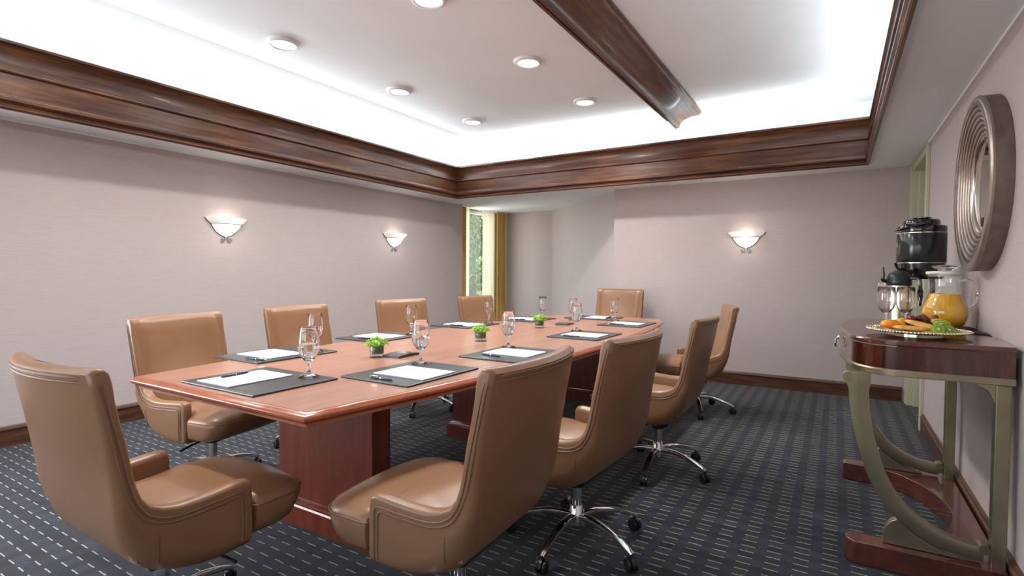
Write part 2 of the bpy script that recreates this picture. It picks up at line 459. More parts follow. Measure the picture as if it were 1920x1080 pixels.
struct('ceiling', bt, M['plaster'], smooth=False)
# thin white bead at the top of the walls
struct('trim_1', B(XR - .014, XR, YB, DY0 - .02, SOF - .016, SOF), M['trim_white'], smooth=False)
struct('trim_2', B(XL, XL + .012, YB, YW0, SOF - .012, SOF), M['trim_white'], smooth=False)

# crown moulding: profile (offset outward from opening, z) swept round the opening, mitred
CP = [(.0, 2.190), (-.014, 2.192), (-.022, 2.200), (-.022, 2.210), (-.014, 2.218), (-.006, 2.222), (-.006, 2.228), (-.020, 2.234), (-.030, 2.246),
      (-.030, 2.262), (-.022, 2.274), (-.008, 2.280), (-.006, 2.286), (.000, 2.290), (.002, 2.360), (.004, 2.418), (-.012, 2.422), (-.016, 2.430), (-.010, 2.438),
      (.016, 2.445), (.034, 2.468), (.044, 2.500), (.046, 2.530), (.038, 2.562), (.022, 2.586), (.000, 2.604), (-.006, 2.606), (-.006, 2.622), (.006, 2.630),
      (.060, 2.630), (.070, 2.600), (.070, 2.272), (.001, 2.272)]
def crown_side(name, pts_of, mat):
    bm = bmesh.new()
    loft(bm, [[pts_of(0, o_, z) for o_, z in CP], [pts_of(1, o_, z) for o_, z in CP]])
    return obj(name, bm, mat, crown, smooth=True, angle=28)
crown = tag(empty('trim_3', (0, 0, 0)), kind='structure')
crown_side('molding_length', lambda e, o_, z: (CL - o_, (CB - o_, CF + o_)[e], z), M['crown'])
crown_side('molding_length', lambda e, o_, z: (CR + o_, (CB - o_, CF + o_)[e], z), M['crown'])
crown_side('molding_length', lambda e, o_, z: ((CL - o_, CR + o_)[e], CF + o_, z), M['crown_x'])
crown_side('molding_length', lambda e, o_, z: ((CL - o_, CR + o_)[e], CB - o_, z), M['crown_x'])
# beam across the tray (single sided cove profile)
bx = -1.53
BP = [(0, CEI), (0, 2.770), (.011, 2.758), (.024, 2.762), (.028, 2.773), (.035, 2.766), (.046, 2.762), (.055, 2.771), (.057, 2.782)]
for k in range(9):
    a = PI / 2 * k / 8
    BP.append((.057 + .190 * (1 - math.cos(a)), 2.785 + .090 * math.sin(a)))
BP += [(.252, 2.873), (.262, 2.880), (.268, 2.890), (.274, 2.892), (.285, 2.902), (.285, CEI)]
bb = bmesh.new()
prism(bb, BP, lambda u, v, w_: (bx + u, w_, v), CB - .1, 5.88)
struct('trim_4', bb, M['crown'], smooth=True, angle=30)

# baseboards
def baseboard(name, p0, p1, mat):
    a, b_ = Vector(p0), Vector(p1); d = (b_ - a).normalized(); nn = Vector((-d.y, d.x))
    pr = [(0, 0), (.018, 0), (.018, .105), (.022, .110), (.022, .118), (.014, .124), (.010, .134), (.006, .140), (0, .140)]
    bm = bmesh.new()
    loft(bm, [[(*(q + nn * o_), z) for o_, z in pr] for q in (a, b_)])
    return struct(name, bm, mat, smooth=False)
baseboard('baseboard_left', (XL, YW0), (XL, YB), M['oak'])
baseboard('baseboard_far', (XR - .04, YF), (-2.30, YF), M['oak_x'])
baseboard('baseboard_right', (XR, YB), (XR, DY0 - .075), M['oak'])
baseboard('baseboard_alcove', (-3.98, YW1), (WX, YW1), M['oak_x'])
baseboard('baseboard_angled', (-2.321, YF), (-3.98, YW1), M['oak_x'])

# door in right wall near the far corner
bd = bmesh.new()
box(bd, XR + .07, XR + .11, DY0, DY1, 0, DZ)
door = struct('door_1', bd, M['door_paint2'], smooth=False)
for z0, z1 in ((.25, 1.0), (1.15, 1.98)):
    obj('door_panel', B(XR + .055, XR + .075, DY0 + .18, DY1 - .18, z0, z1), M['door_paint2'], door, bevel=.008)
bd = bmesh.new()
box(bd, XR - .018, XR + .07, DY1 - .03, DY1 + .02, 0, DZ + .02)
box(bd, XR - .025, XR, DY1 + .02, YF - .002, 0, DZ + .03)
box(bd, XR + .03, XR + .07, DY1 - .06, DY1 - .03, 0, DZ - .03)
obj('door_casing', bd, M['door_paint'], door, smooth=False, bevel=.003)
bd = bmesh.new()
box(bd, XR - .018, XR + .07, DY0 - .005, DY1, DZ - .03, DZ + .03)
box(bd, XR - .022, XR, DY0 - .07, DY0 + .005, 0, DZ + .03)
obj('door_casing', bd, M['door_paint'], door, smooth=False, bevel=.003)

# ------------------------------------------------------------------ window, curtains, tree
win = struct('window_1', B(WX - .07, WX - .04, YW0, 7.55, .35, .39), M['trim_white'], smooth=False)
for args in ((YW0, YW0 + .04, .35, 2.19), (7.51, 7.55, .35, 2.19), (YW0, 7.55, 2.15, 2.19)):
    obj('window_frame', B(WX - .07, WX - .03, *args), M['trim_white'], win, smooth=False)
obj('window_pane', B(WX - .056, WX - .052, YW0 + .03, 7.52, .38, 2.16), M['thin'], win, smooth=False)
def curtain(name, y0, y1, x, z0, z1, mat, label, amp=.028, per=.075, th=.004, cat='curtain', lean=0):
    bm = bmesh.new(); N = int((y1 - y0) / per * 12); rings = []
    ph = random.random() * 6
    for zi in range(9):
        f = zi / 8; z = z0 + (z1 - z0) * f; row = []
        for k in range(N + 1):
            yy = y0 + (y1 - y0) * k / N
            a = amp * (.75 + .25 * math.sin(yy * 37 + ph))
            row.append((x + a * math.sin(2 * PI * (yy - y0) / per + ph + .35 * math.sin(3 * f + yy * 9)), yy + lean * (1 - f), z))
        back = [(p[0] - th, p[1], p[2]) for p in row[::-1]]
        rings.append(row + back)
    loft(bm, rings)
    return tag(obj(name, bm, mat, smooth=True, angle=60), label, cat)
curtain('gold_curtain', YW0 + .005, 6.70, -4.90, .02, SOF - .004, M['gold_curtain'], 'gold drape on the left side of the window, beside the wall', .022)
curtain('sheer_curtain', 6.655, 6.80, -4.925, .02, SOF - .004, M['sheer'], 'narrow cream sheer curtain at the left of the window glass', .012, .05)
curtain('sheer_curtain', 7.20, 7.53, -4.935, .02, SOF - .004, M['sheer'], 'wide cream sheer curtain to the right of the window glass', .016, .06)
curtain('gold_curtain', 7.50, 7.78, -4.87, .02, SOF - .004, M['gold_curtain'], 'gold drape in the corner on the right side of the window', .026, .07, lean=.0)

struct('ground', B(-40, -5.4, -5, 60, -.4, -.3), M['grass'], smooth=False)
def tree(name, cx, cy, r, zc, n, label, seed):
    rnd = random.Random(seed)
    t_ = tag(empty(name, (cx, cy, -.3)), label, 'tree')
    bm = bmesh.new()
    cl = [(Vector((rnd.gauss(0, .5) * r, rnd.gauss(0, .5) * r, rnd.uniform(-.9, .9) * zc + zc * .9)), rnd.uniform(.25, .6)) for _ in range(46)]
    for _ in range(n):
        c, s = rnd.choice(cl)
        v = Vector((rnd.gauss(0, 1), rnd.gauss(0, 1), rnd.gauss(0, 1))).normalized() * s * rnd.uniform(.6, 1)
        p = c + v; q = Euler((rnd.uniform(0, 6.3), rnd.uniform(0, 6.3), rnd.uniform(0, 6.3)))
        L_ = rnd.uniform(.05, .10)
        pts = [Vector((-L_, 0, 0)), Vector((0, -L_ * .45, .01)), Vector((L_, 0, 0)), Vector((0, L_ * .45, .01))]
        vs = []
        for a in pts:
            a.rotate(q); vs.append(bm.verts.new(p + a))
        bm.faces.new(vs)
    f = obj('foliage', bm, M['tree_leaf'], t_, smooth=False); tag(f, kind='stuff')
    bm = bmesh.new()
    tube(bm, smoothpath([(0, 0, 0), (.05, 0, zc * .5), (-.05, .05, zc * 1.0), (.1, 0, zc * 1.5)], 4), [.16 - .009 * i for i in range(13)], 8)
    for k in range(7):
        a = k * 2.4; z0 = zc * (.4 + .12 * k)
        tube(bm, [(0, 0, z0), (math.cos(a) * r * .35, math.sin(a) * r * .35, z0 + .5), (math.cos(a) * r * .7, math.sin(a) * r * .7, z0 + .8)], [.06, .04, .02], 6)
    obj('trunk', bm, M['bark'], t_)
tree('leafy_tree', -9.0, 11.6, 1.5, 2.0, 9000, 'leafy green tree seen through the window, nearer the glass', 3)
tree('leafy_tree', -11.6, 16.2, 2.6, 2.6, 9000, 'darker green tree farther behind, seen through the window', 5)

# ------------------------------------------------------------------ downlights
def downlight():
    t_ = empty('recessed_light', (0, 0, CEI))
    bm = bmesh.new(); lathe(bm, [(.078, -.002), (.084, -.022), (.094, -.027), (.112, -.020), (.118, -.007), (.118, 0)], 32)
    obj('trim_ring', bm, M['trim_white'], t_)
    bm = bmesh.new(); lathe(bm, [(0, -.014), (.04, -.015), (.082, -.018), (.082, -.004)], 32)
    obj('lens', bm, M['lamp_lens'], t_)
    return t_
LAB = {0: 'nearest of the left row', 1: 'second from the camera in the left row', 2: 'third in the left row', 3: 'fourth in the left row', 4: 'farthest of the left row near the far molding',
       5: 'cut by the top edge of the picture', 6: 'second of the row beside the beam', 7: 'third of the row beside the beam', 8: 'fourth of the row beside the beam', 9: 'farthest of the row beside the beam'}
d0 = downlight()
VIS = {1: 'round white recessed light, largest and nearest in the left row', 2: 'round white recessed light, second in the left row', 3: 'round white recessed light, third in the left row',
       4: 'round white recessed light, farthest in the left row above the far molding', 5: 'round white recessed light cut off by the top of the picture',
       6: 'round white recessed light, nearest whole one beside the wooden beam', 7: 'round white recessed light, middle one in the row beside the wooden beam',
       8: 'round white recessed light, farthest in the row beside the wooden beam'}
first = True
for i, (x, y) in enumerate(DOWN):
    if i in VIS:
        o = d0 if first else copytree(d0)
        first = False
        o.location = (x, y, CEI); tag(o, VIS[i], 'ceiling light', 'recessed lights in the ceiling')
    if i in VIS or i == 0:
        area('downlight_beam', (x, y, CEI - .03), (0, 0, 0), .14, .14, 8 if i < 5 else 20, (1, .98, .96), 'DISK', math.radians(148))

# ------------------------------------------------------------------ wall sconces
def sconce():
    t_ = empty('wall_sconce', (0, 0, 0))   # wall plane = local y=0, projecting to -y
    prof = [(.004, -.165), (.012, -.160), (.05, -.145), (.085, -.118), (.112, -.085), (.132, -.052)]
    bm = bmesh.new(); lathe(bm, prof, 28, a0=PI, a1=2 * PI, sy=.85)
    obj('glass_bowl', bm, M['shade'], t_)
    bm = bmesh.new(); lathe(bm, [(.132, -.050), (.146, -.040), (.168, -.022), (.180, -.006), (.184, .004), (.180, .006), (.16, -.004), (.13, -.035)], 28, a0=PI, a1=2 * PI, sy=.85)
    obj('glass_rim', bm, M['shade_rim'], t_)
    bm = bmesh.new()
    pts = [(.136 * math.cos(PI + PI * k / 24), .136 * .85 * math.sin(PI + PI * k / 24), -.050) for k in range(25)]
    tube(bm, pts, .003, 6)
    for s in (-1, 1):
        p = [(s * .19, -.003, .002), (s * .165, -.004, -.026), (s * .138, -.006, -.048), (s * .118, -.006, -.085), (s * .09, -.006, -.120), (s * .05, -.006, -.148), (s * .02, -.006, -.160), (s * .010, -.006, -.178)]
        tube(bm, smoothpath(p, 4), .0035, 6)
    obj('wire_frame', bm, M['wire'], t_)
    for s in (-1, 1):
        bm = bmesh.new()
        pts = [(s * .010, -.012, -.172)]
        for k in range(16):
            a = PI * .9 - k * 2 * PI / 13; rr = .020 - .0009 * k
            pts.append((s * (.034 + rr * math.cos(a)), -.012, -.190 + rr * -math.sin(a)))
        tube(bm, pts, .0045, 6); obj('scroll', bm, M['pewter'], t_)
    return t_
s0 = sconce()
G = 'lit wall sconces'
SCN = [((XL, 2.815, 1.672), PI / 2, 'lit half-bowl glass wall sconce, nearer one on the left wall'),
       ((XL, 4.985, 1.672), PI / 2, 'lit half-bowl glass wall sconce on the left wall nearer the window'),
       ((-.835, YF, 1.640), 0, 'lit half-bowl glass wall sconce on the far wall')]
for i, (loc, rz, lab) in enumerate(SCN):
    o = s0 if i == 0 else copytree(s0)
    o.location = loc; o.rotation_euler = (0, 0, rz); tag(o, lab, 'wall light', G)
    q = Vector((0, -.13, .02)); q.rotate(Euler((0, 0, rz)))
    pl = bpy.data.lights.new('sconce_bulb', 'POINT'); pl.energy = .3; pl.color = (1, .93, .85); pl.shadow_soft_size = .05
    po = bpy.data.objects.new('sconce_bulb', pl); COL.objects.link(po); po.location = Vector(loc) + q * .55 + Vector((0, 0, -.012))
    q2 = Vector((0, -.19, -.08)); q2.rotate(Euler((0, 0, rz)))
    pl = bpy.data.lights.new('sconce_glow', 'POINT'); pl.energy = .8; pl.color = (1, .95, .88); pl.shadow_soft_size = .06
    po = bpy.data.objects.new('sconce_glow', pl); COL.objects.link(po); po.location = Vector(loc) + q2

# ------------------------------------------------------------------ conference table
TXC, TY0, TY1 = -1.98, 1.075, 5.26
def thalf(y): return .752 - .187 * ((y - 3.15) / 2.08) ** 2
def toutline(ins):
    R_, L_ = [], []
    N = 28; y0, y1 = TY0 + ins, TY1 - ins
    for k in range(N + 1):
        y = y0 + (y1 - y0) * k / N
        c = 0
        R_.append((TXC + thalf(y) - ins - c, y)); L_.append((TXC - thalf(y) + ins + c, y))
    # clip the far corners a little
    R_[-1] = (R_[-1][0] - .05, R_[-1][1]); L_[-1] = (L_[-1][0] + .05, L_[-1][1])
    return R_ + L_[::-1]
table = tag(empty('conference_table', (TXC, 3.16, 0)), 'long boat-shaped cherry wood conference table with molded edge', 'table')
TZ = .75
def ploft(name, levels, mat, **k):
    bm = bmesh.new()
    loft(bm, [[(x - TXC, y - 3.16, z) for x, y in toutline(i)] for i, z in levels])
    return obj(name, bm, mat, table, **k)
ploft('tabletop', [(.028, .70), (.028, TZ)], M['table'], smooth=False)
ploft('edge_molding', [(.10, .712), (.030, .708), (.018, .711), (.016, .716), (.020, .718), (.008, .720), (.001, .727), (.0, .734), (.004, .740), (.012, .743), (.014, .746), (.022, .7495), (.0268, .7495), (.0268, .74), (.10, .74)],
      M['table_edge'], smooth=True, angle=50)
def pedestal(y0, y1, x0, x1):
    bm = bmesh.new(); box(bm, x0 - TXC, x1 - TXC, y0 - 3.16, y1 - 3.16, .10, .712)
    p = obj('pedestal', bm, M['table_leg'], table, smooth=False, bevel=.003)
    bm = bmesh.new()
    def rr(o_, z): return [(x0 - o_ - TXC, y0 - o_ - 3.16, z), (x1 + o_ - TXC, y0 - o_ - 3.16, z), (x1 + o_ - TXC, y1 + o_ - 3.16, z), (x0 - o_ - TXC, y1 + o_ - 3.16, z)]
    loft(bm, [rr(.030, .0), rr(.030, .088), rr(.026, .096), (rr(.018, .099)), rr(.016, .108), rr(.006, .114), rr(0.001, .118)])
    obj('plinth', bm, M['table_leg'], p, smooth=False)
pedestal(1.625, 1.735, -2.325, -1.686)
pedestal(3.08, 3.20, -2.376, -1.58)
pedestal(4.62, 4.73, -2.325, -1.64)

# ------------------------------------------------------------------ chairs
HW = .275
def sstep(a, b_, x):
    t_ = min(1, max(0, (x - a) / (b_ - a))); return t_ * t_ * (3 - 2 * t_)
def bend(x, y, z):
    k = sstep(.50, .80, z)
    y -= .046 * k * (1 - (x / HW) ** 2)
    return (x, y + .010 * k, z)
SIL = [(-.372, .938), (-.364, .900), (-.356, .850), (-.346, .800), (-.336, .740), (-.327, .690), (-.319, .640), (-.313, .595), (-.306, .550), (-.296, .500), (-.281, .450), (-.258, .405), (-.226, .370), (-.182, .343), (-.125, .326), (-.08, .319), (-.04, .318), (.0, .321), (.04, .326), (.063, .332),
       (.066, .344), (.068, .38), (.068, .42), (.067, .465), (.066, .505), (.063, .525), (.052, .539), (.030, .543), (.0, .541), (-.035, .538), (-.07, .536), (-.11, .535), (-.155, .537), (-.197, .547), (-.229, .563), (-.250, .588), (-.264, .625), (-.274, .665), (-.283, .710), (-.291, .75), (-.303, .80), (-.314, .86), (-.320, .91), (-.327, .938), (-.340, .951), (-.358, .950)]
def resil():
    P = [Vector((a, b_, 0)) for a, b_ in SIL]; n_ = len(P); nr = []
    for i in range(n_):
        d = (P[(i + 1) % n_] - P[i - 1]).normalized(); nr.append(Vector((d.y, -d.x, 0)))
    ar = sum(P[i].x * P[(i + 1) % n_].y - P[(i + 1) % n_].x * P[i].y for i in range(n_))
    if ar < 0: nr = [-q for q in nr]
    return P, nr
SP, SN = resil()
def crad(i):   # corner radius along the silhouette: crisp at the top, full round at the bucket
    y, z = SIL[i]
    if i <= 19:
        if z > .72 and y < -.3: return .013
        if y < -.28: return .013 + .012 * sstep(.80, .62, z) + .050 * sstep(.56, .42, z)
        return .075 - .055 * sstep(-.20, .19, y)
    return .014 if i < 33 else .012
def shell_ring(d, sgn, inner):
    r = []
    for i, (p, q) in enumerate(zip(SP, SN)):
        R_i = crad(i)
        ins = R_i - math.sqrt(max(0, R_i * R_i - (R_i - min(d, R_i)) ** 2))
        arm = 20 < i < 34
        if arm and not inner:
            e = max(0, .052 - d)
            if e < .022: ins += .022 - math.sqrt(max(0, .022 ** 2 - (.022 - e) ** 2))
        y, z = p.x - q.x * ins, p.y - q.y * ins
        if inner and i > 19 and y > -.252 and z > .40:
            z = .40
            if i >= 32: y = min(y, -.20)
        r.append(bend(sgn * (HW - d), y, z))
    return r
def make_chair():
    t_ = empty('office_chair', (0, 0, 0))
    D = [(0, 0), (.0006, 0), (.0025, 0), (.006, 0), (.011, 0), (.018, 0), (.027, 0), (.036, 0), (.043, 0), (.048, 0), (.0513, 0), (.052, 0), (.0523, 1), (.062, 1), (.075, 1), (.12, 1), (.19, 1)]
    st = [(d, 1, k) for d, k in D] + [(HW, 1, 1)] + [(d, -1, k) for d, k in D[::-1]]
    bm = bmesh.new(); loft(bm, [shell_ring(*q) for q in st])
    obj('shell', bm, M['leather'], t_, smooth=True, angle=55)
    # inner back cushion
    bm = bmesh.new(); FR = [(.40, -.215), (.47, -.222), (.53, -.236), (.58, -.252), (.63, -.266), (.70, -.278), (.79, -.294), (.87, -.307), (.915, -.317), (.935, -.326), (.9455, -.338)]
    rows = []
    W_ = .243
    for z, y in FR:
        row = []
        for k in range(17):
            u = -1 + k / 8.0
            e = max(abs(u) - .8, 0) / .2
            ww = W_
            row.append(bend(u * ww, y + .016 - .020 * e ** 2.2 - .004 * abs(u), z - .003 * e))
        dd = .02 if z > .62 else .035
        row += [bend(W_ * .98, y - dd, z), bend(-W_ * .98, y - dd, z)]
        rows.append(row)
    loft(bm, rows)
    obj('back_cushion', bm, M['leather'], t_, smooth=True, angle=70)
    # seat cushion
    ol = []
    def arc(cx, cy, r, a0, a1, n_=8): return [(cx + r * math.cos(a0 + (a1 - a0) * k / n_), cy + r * math.sin(a0 + (a1 - a0) * k / n_)) for k in range(n_ + 1)]
    W2 = .270
    ol = [(.223, -.23), (.223, -.12), (.223, -.05), (.223, .060), (.225, .0755), (W2 - .012, .0755), (W2, .081), (W2 + .001, .12)]
    ol += arc(W2 - .095, .195, .095, 0, PI / 2 * .86, 7)
    ol += [(.10, .300), (.05, .305), (0, .307)]
    ol = ol + [(-x, y) for x, y in ol[::-1][1:]]
    def ring(ins, z, dy=0, fr=0):
        out = []
        for x, y in ol:
            c0 = .04; dx, dy_ = x, y - c0; l = math.hypot(dx, dy_); ux, uy = dx / l, dy_ / l
            b_ = .262 if uy > 0 else .27; a_ = .255 if uy > 0 else .222
            rs = ((abs(ux) / a_) ** 3.6 + (abs(uy) / b_) ** 3.6) ** (-1 / 3.6)
            k_ = sstep(.008, .06, ins)
            rr_ = max(.01, (l - ins) * (1 - k_) + rs * (1 - ins / .29) * k_)
            X_, yy = ux * rr_, c0 + uy * rr_; f = rr_ / l
            if y > .10: yy -= fr * (y - .10) / .20
            out.append((X_, yy + dy, max(z, .42 + .03 * f) if y < -.1 else z))
        return out
    bm = bmesh.new()
    lv = [(.05, .352, 0, .085), (.015, .356, 0, .060), (.004, .368, 0, .040), (.0, .395, 0, .018), (-.002, .425, 0, .002), (.0, .443, 0, 0), (.004, .452, 0, 0), (.014, .464, 0, 0), (.035, .476, 0, 0), (.07, .486, 0, 0), (.12, .493, 0, 0), (.17, .497, 0, 0), (.22, .498, 0, 0)]
    loft(bm, [ring(i, z, 0, fr) for i, z, _, fr in lv])
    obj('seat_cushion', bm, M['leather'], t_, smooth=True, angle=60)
    bm = bmesh.new(); pts = [(x, y, z) for (x, y, z) in ring(-.0015, .4465) if y > .07]
    tube(bm, pts, .0028, 5); obj('seat_seam', bm, M['piping'], t_)
    # double piping around the outer panel
    bm = bmesh.new()
    for off in (0, .013):
        xo = HW + .0005
        side = [(xo, .040 - off, .352), (xo, .040 - off, .42), (xo, .039 - off, .494 - off), (xo, .025 - off * .8, .511 - off), (xo, -.005, .511 - off), (xo, -.04, .509 - off), (xo, -.08, .509 - off), (xo, -.12, .507 - off), (xo, -.160, .509 - off),
                (xo, -.200 - off * .3, .518 - off * .9), (xo, -.236 - off * .7, .540 - off * .7), (xo, -.261 - off * .9, .575), (xo, -.279 - off, .620), (xo, -.291 - off, .665), (xo, -.305 - off, .72), (xo, -.320 - off * .8, .78), (xo - .0003, -.332 - off * .8, .835), (xo - .001, -.343 - off * .8, .887), (xo - .002, -.350 - off * .6, .915 - off * .5)]
        P = smoothpath([bend(*q) for q in side], 4)
        top = []
        for k in range(1, 16):
            x = (HW - .010) * (1 - k / 8.0)
            top.append(Vector(bend(x * .985, -.3715 + off * .22, .931 - off)))
        Q = P + top + [Vector((-p.x, p.y, p.z)) for p in P[::-1]]
        tube(bm, Q, .0034, 6)
    obj('piping', bm, M['piping'], t_, smooth=True)
    # vertical seam on each side
    for s in (-1, 1):
        bm = bmesh.new()
        tube(bm, smoothpath([(s * (HW + .0003), -.215, .480), (s * (HW - .0005), -.213, .45), (s * (HW - .005), -.211, .42), (s * (HW - .012), -.209, .395)], 4), .0014, 5)
        obj('side_seam', bm, M['piping'], t_)
    # mechanism
    bm = bmesh.new(); box(bm, -.10, .10, -.08, .12, .285, .335)
    obj('seat_plate', bm, M['black_plastic'], t_, bevel=.012)
    bm = bmesh.new(); tube(bm, [(.08, .05, .30), (.20, .08, .298), (.26, .09, .29)], .006, 6); obj('lever', bm, M['black_plastic'], t_)
    bm = bmesh.new(); lathe(bm, [(0, .30), (.030, .30), (.030, .255), (.027, .25), (.022, .25), (.022, .115), (0, .115)], 20)
    obj('gas_column', bm, [M['chrome']], t_, angle=40)
    bm = bmesh.new(); lathe(bm, [(.033, .30), (.042, .298), (.042, .262), (.038, .255), (.030, .255)], 20); obj('column_collar', bm, M['black_plastic'], t_)
    bm = bmesh.new(); lathe(bm, [(0, .168), (.026, .168), (.030, .16), (.036, .13), (.040, .115), (.040, .085), (.030, .078), (0, .078)], 20)
    hub = obj('hub', bm, M['chrome'], t_)
    def legmesh():
        bm = bmesh.new()
        P = smoothpath([(.028, 0, .122), (.09, 0, .128), (.16, 0, .122), (.23, 0, .104), (.285, 0, .082), (.312, 0, .069)], 3)
        fl = []
        for i in range(len(P)):
            f = i / (len(P) - 1); fl.append((.019 - .005 * f, .013 - .004 * f))
        tube(bm, P, 0, 10, flat=fl); return bm
    def castermesh():
        bm = bmesh.new()
        for s in (-1, 1):
            pr = [(0, .004), (.016, .004), (.024, .007), (.027, .011), (.027, .018), (.024, .021), (0, .021)]
            b2 = bmesh.new(); lathe(b2, pr, 18)
            for v in b2.verts:
                x, y, z = v.co; v.co = (x, s * z, y + .0275)
            me = bpy.data.meshes.new('tmp'); b2.to_mesh(me); b2.free(); bm.from_mesh(me); bpy.data.meshes.remove(me)
        lathe(bm, [(0, .07), (.008, .07), (.008, .03), (0, .03)], 8, c=(.0, 0, 0))
        hood = [(-.012 + .030 * math.cos(a), .030 + .029 * math.sin(a)) for a in [PI * k / 8 for k in range(9)]]
        hood2 = [(-.012 + .018 * math.cos(a), .030 + .018 * math.sin(a)) for a in [PI * k / 8 for k in range(8, -1, -1)]]
        prism(bm, [(x + .012, z) for x, z in hood] + [(x + .012, z) for x, z in hood2], lambda u, v, w_: (u, w_, v), -.006, .006)
        return bm
    leg = caster = None
    for k in range(5):
        if leg is None:
            leg = obj('leg', legmesh(), M['chrome'], t_)
            leg.rotation_euler = (0, 0, PI * .5)
            caster = obj('caster', castermesh(), M['black_plastic'], leg); caster.location = (.306, 0, 0); caster.rotation_euler = (0, 0, .7)
            base = leg
        else:
            l2 = base.copy(); COL.objects.link(l2); l2.parent = t_; l2.rotation_euler = (0, 0, PI * .5 + k * 2 * PI / 5)
            c2 = caster.copy(); COL.objects.link(c2); c2.parent = l2; c2.rotation_euler = (0, 0, random.uniform(-1.5, 1.5))
    for q in t_.children:
        if q.name.split('.')[0] in ('seat_plate', 'lever', 'gas_column', 'column_collar', 'hub', 'leg'): q.location.y = BO
    return t_
BO = -.075
ch0 = make_chair()
GC = 'tan leather office chairs round the table'
# (x, y, facing angle deg, base angle deg, lift, label)
CH = [(-1.845, .94, 90, 20, 0, 'tan leather office chair at the near end of the table, lower left corner'),
      (-1.118, 1.39, 182, 0, 0, 'tan leather office chair, nearest on the right side of the table'),
      (-1.045, 2.165, 176, 0, 0, 'tan leather office chair, second on the right side of the table'),
      (-.99, 3.24, 180, 0, 0, 'tan leather office chair, third on the right side of the table'),
      (-1.106, 4.787, 198, 0, -.025, 'tan leather office chair, farthest on the right side of the table'),
      (-2.86, 1.655, 10, 0, 0, 'tan leather office chair on the left side, nearest the camera'),
      (-2.99, 2.51, 5, 0, 0, 'tan leather office chair on the left side, second from the camera'),
      (-3.02, 3.54, -9, 0, 0, 'tan leather office chair, third on the left side, below the second sconce'),
      (-2.90, 4.56, -4, 0, 0, 'tan leather office chair, farthest on the left side, before the curtains'),
      (-2.13, 5.57, 270, 0, .065, 'tan leather office chair at the far head of the table')]
for i, (x, y, a, ba, lift, lab) in enumerate(CH):
    c = ch0 if i == 0 else copytree(ch0)
    c.location = (x, y, 0); c.rotation_euler = (0, 0, math.radians(a - 90)); tag(c, lab, 'chair', GC)
    for q in c.children:
        nm = q.name.split('.')[0]
        if lift and nm not in ('leg', 'hub'):
            q.location.z += lift
        if nm == 'leg':
            q.rotation_euler.z += math.radians(ba)

# ------------------------------------------------------------------ things on the table
TT = TZ
def goblet_mesh(water):
    bm = bmesh.new()
    prof = [(0, .004), (.030, .0035), (.0425, .001), (.0435, .003), (.036, .007), (.020, .011), (.009, .017), (.0062, .030), (.0058, .048), (.0085, .060), (.013, .066), (.022, .074), (.033, .090), (.0405, .110), (.043, .130), (.0415, .155), (.0385, .180), (.0355, .207),
            (.0350, .2085), (.0342, .207), (.0370, .180), (.0400, .155), (.0415, .130), (.0390, .111), (.0315, .092), (.0205, .0775), (.010, .072), (0, .071)]
    lathe(bm, prof, 32); return bm
def water_mesh(h):
    bm = bmesh.new()
    inn = [(0, .0715), (.0098, .0725), (.0202, .078), (.0311, .0925), (.0386, .1115), (.0411, .130), (.0396, .155)]
    pr = [p for p in inn if p[1] < h]
    a, b_ = pr[-1], inn[min(len(pr), len(inn) - 1)]
    f = (h - a[1]) / max(1e-6, b_[1] - a[1]); r = a[0] + (b_[0] - a[0]) * min(1, f)
    lathe(bm, pr + [(r, h), (0, h)], 32); return bm
gob = empty('water_goblet', (0, 0, 0)); obj('glass_body', goblet_mesh(0), M['glass'], gob, angle=60)
gobw = empty('water_goblet', (0, 0, 0)); gb = bpy.data.objects.new('glass_body', gob.children[0].data); COL.objects.link(gb); gb.parent = gobw
obj('water', water_mesh(.140), M['water'], gobw, angle=60)
GG = 'stemmed water goblets on the table'
BT = TT + .0088
GOB = [(-1.875, 1.452, BT, 1, 'stemmed glass goblet half filled with water on the blotter at the near end'),
       (-2.455, 1.945, BT, 0, 'stemmed glass goblet right behind the near-end goblet, beside the left blotter'),
       (-1.702, 1.955, BT, 1, 'stemmed glass goblet of water behind the nearest right-hand writing pad'),
       (-2.555, 2.835, BT, 0, 'stemmed glass goblet on the second blotter of the left side'),
       (-1.645, 2.665, BT, 1, 'stemmed glass goblet of water on the second blotter of the right side, mid table'),
       (-2.565, 3.835, BT, 0, 'stemmed glass goblet on the third blotter of the left side'),
       (-2.425, 4.560, BT, 0, 'stemmed glass goblet on the farthest blotter of the left side'),
       (-1.685, 3.720, BT, 1, 'stemmed glass goblet of water on the third blotter of the right side'),
       (-2.127, 4.610, TT, 0, 'stemmed glass goblet half hidden behind the third right-hand goblet'),
       (-1.745, 4.700, BT, 0, 'stemmed glass goblet in front of the head chair, right side of the far end')]
uw = un = False
for x, y, z, wt, lab in GOB:
    if wt: o = gobw if not uw else copytree(gobw); uw = True
    else: o = gob if not un else copytree(gob); un = True
    o.location = (x, y, z); tag(o, lab, 'glass', GG)

# blotters, paper pads, pens
def blotter():
    t_ = empty('desk_blotter', (0, 0, 0))
    obj('mat', B(-.24, .24, -.19, .19, 0, .008), M['blotter'], t_, smooth=False, bevel=.003)
    return t_
bl0 = blotter()
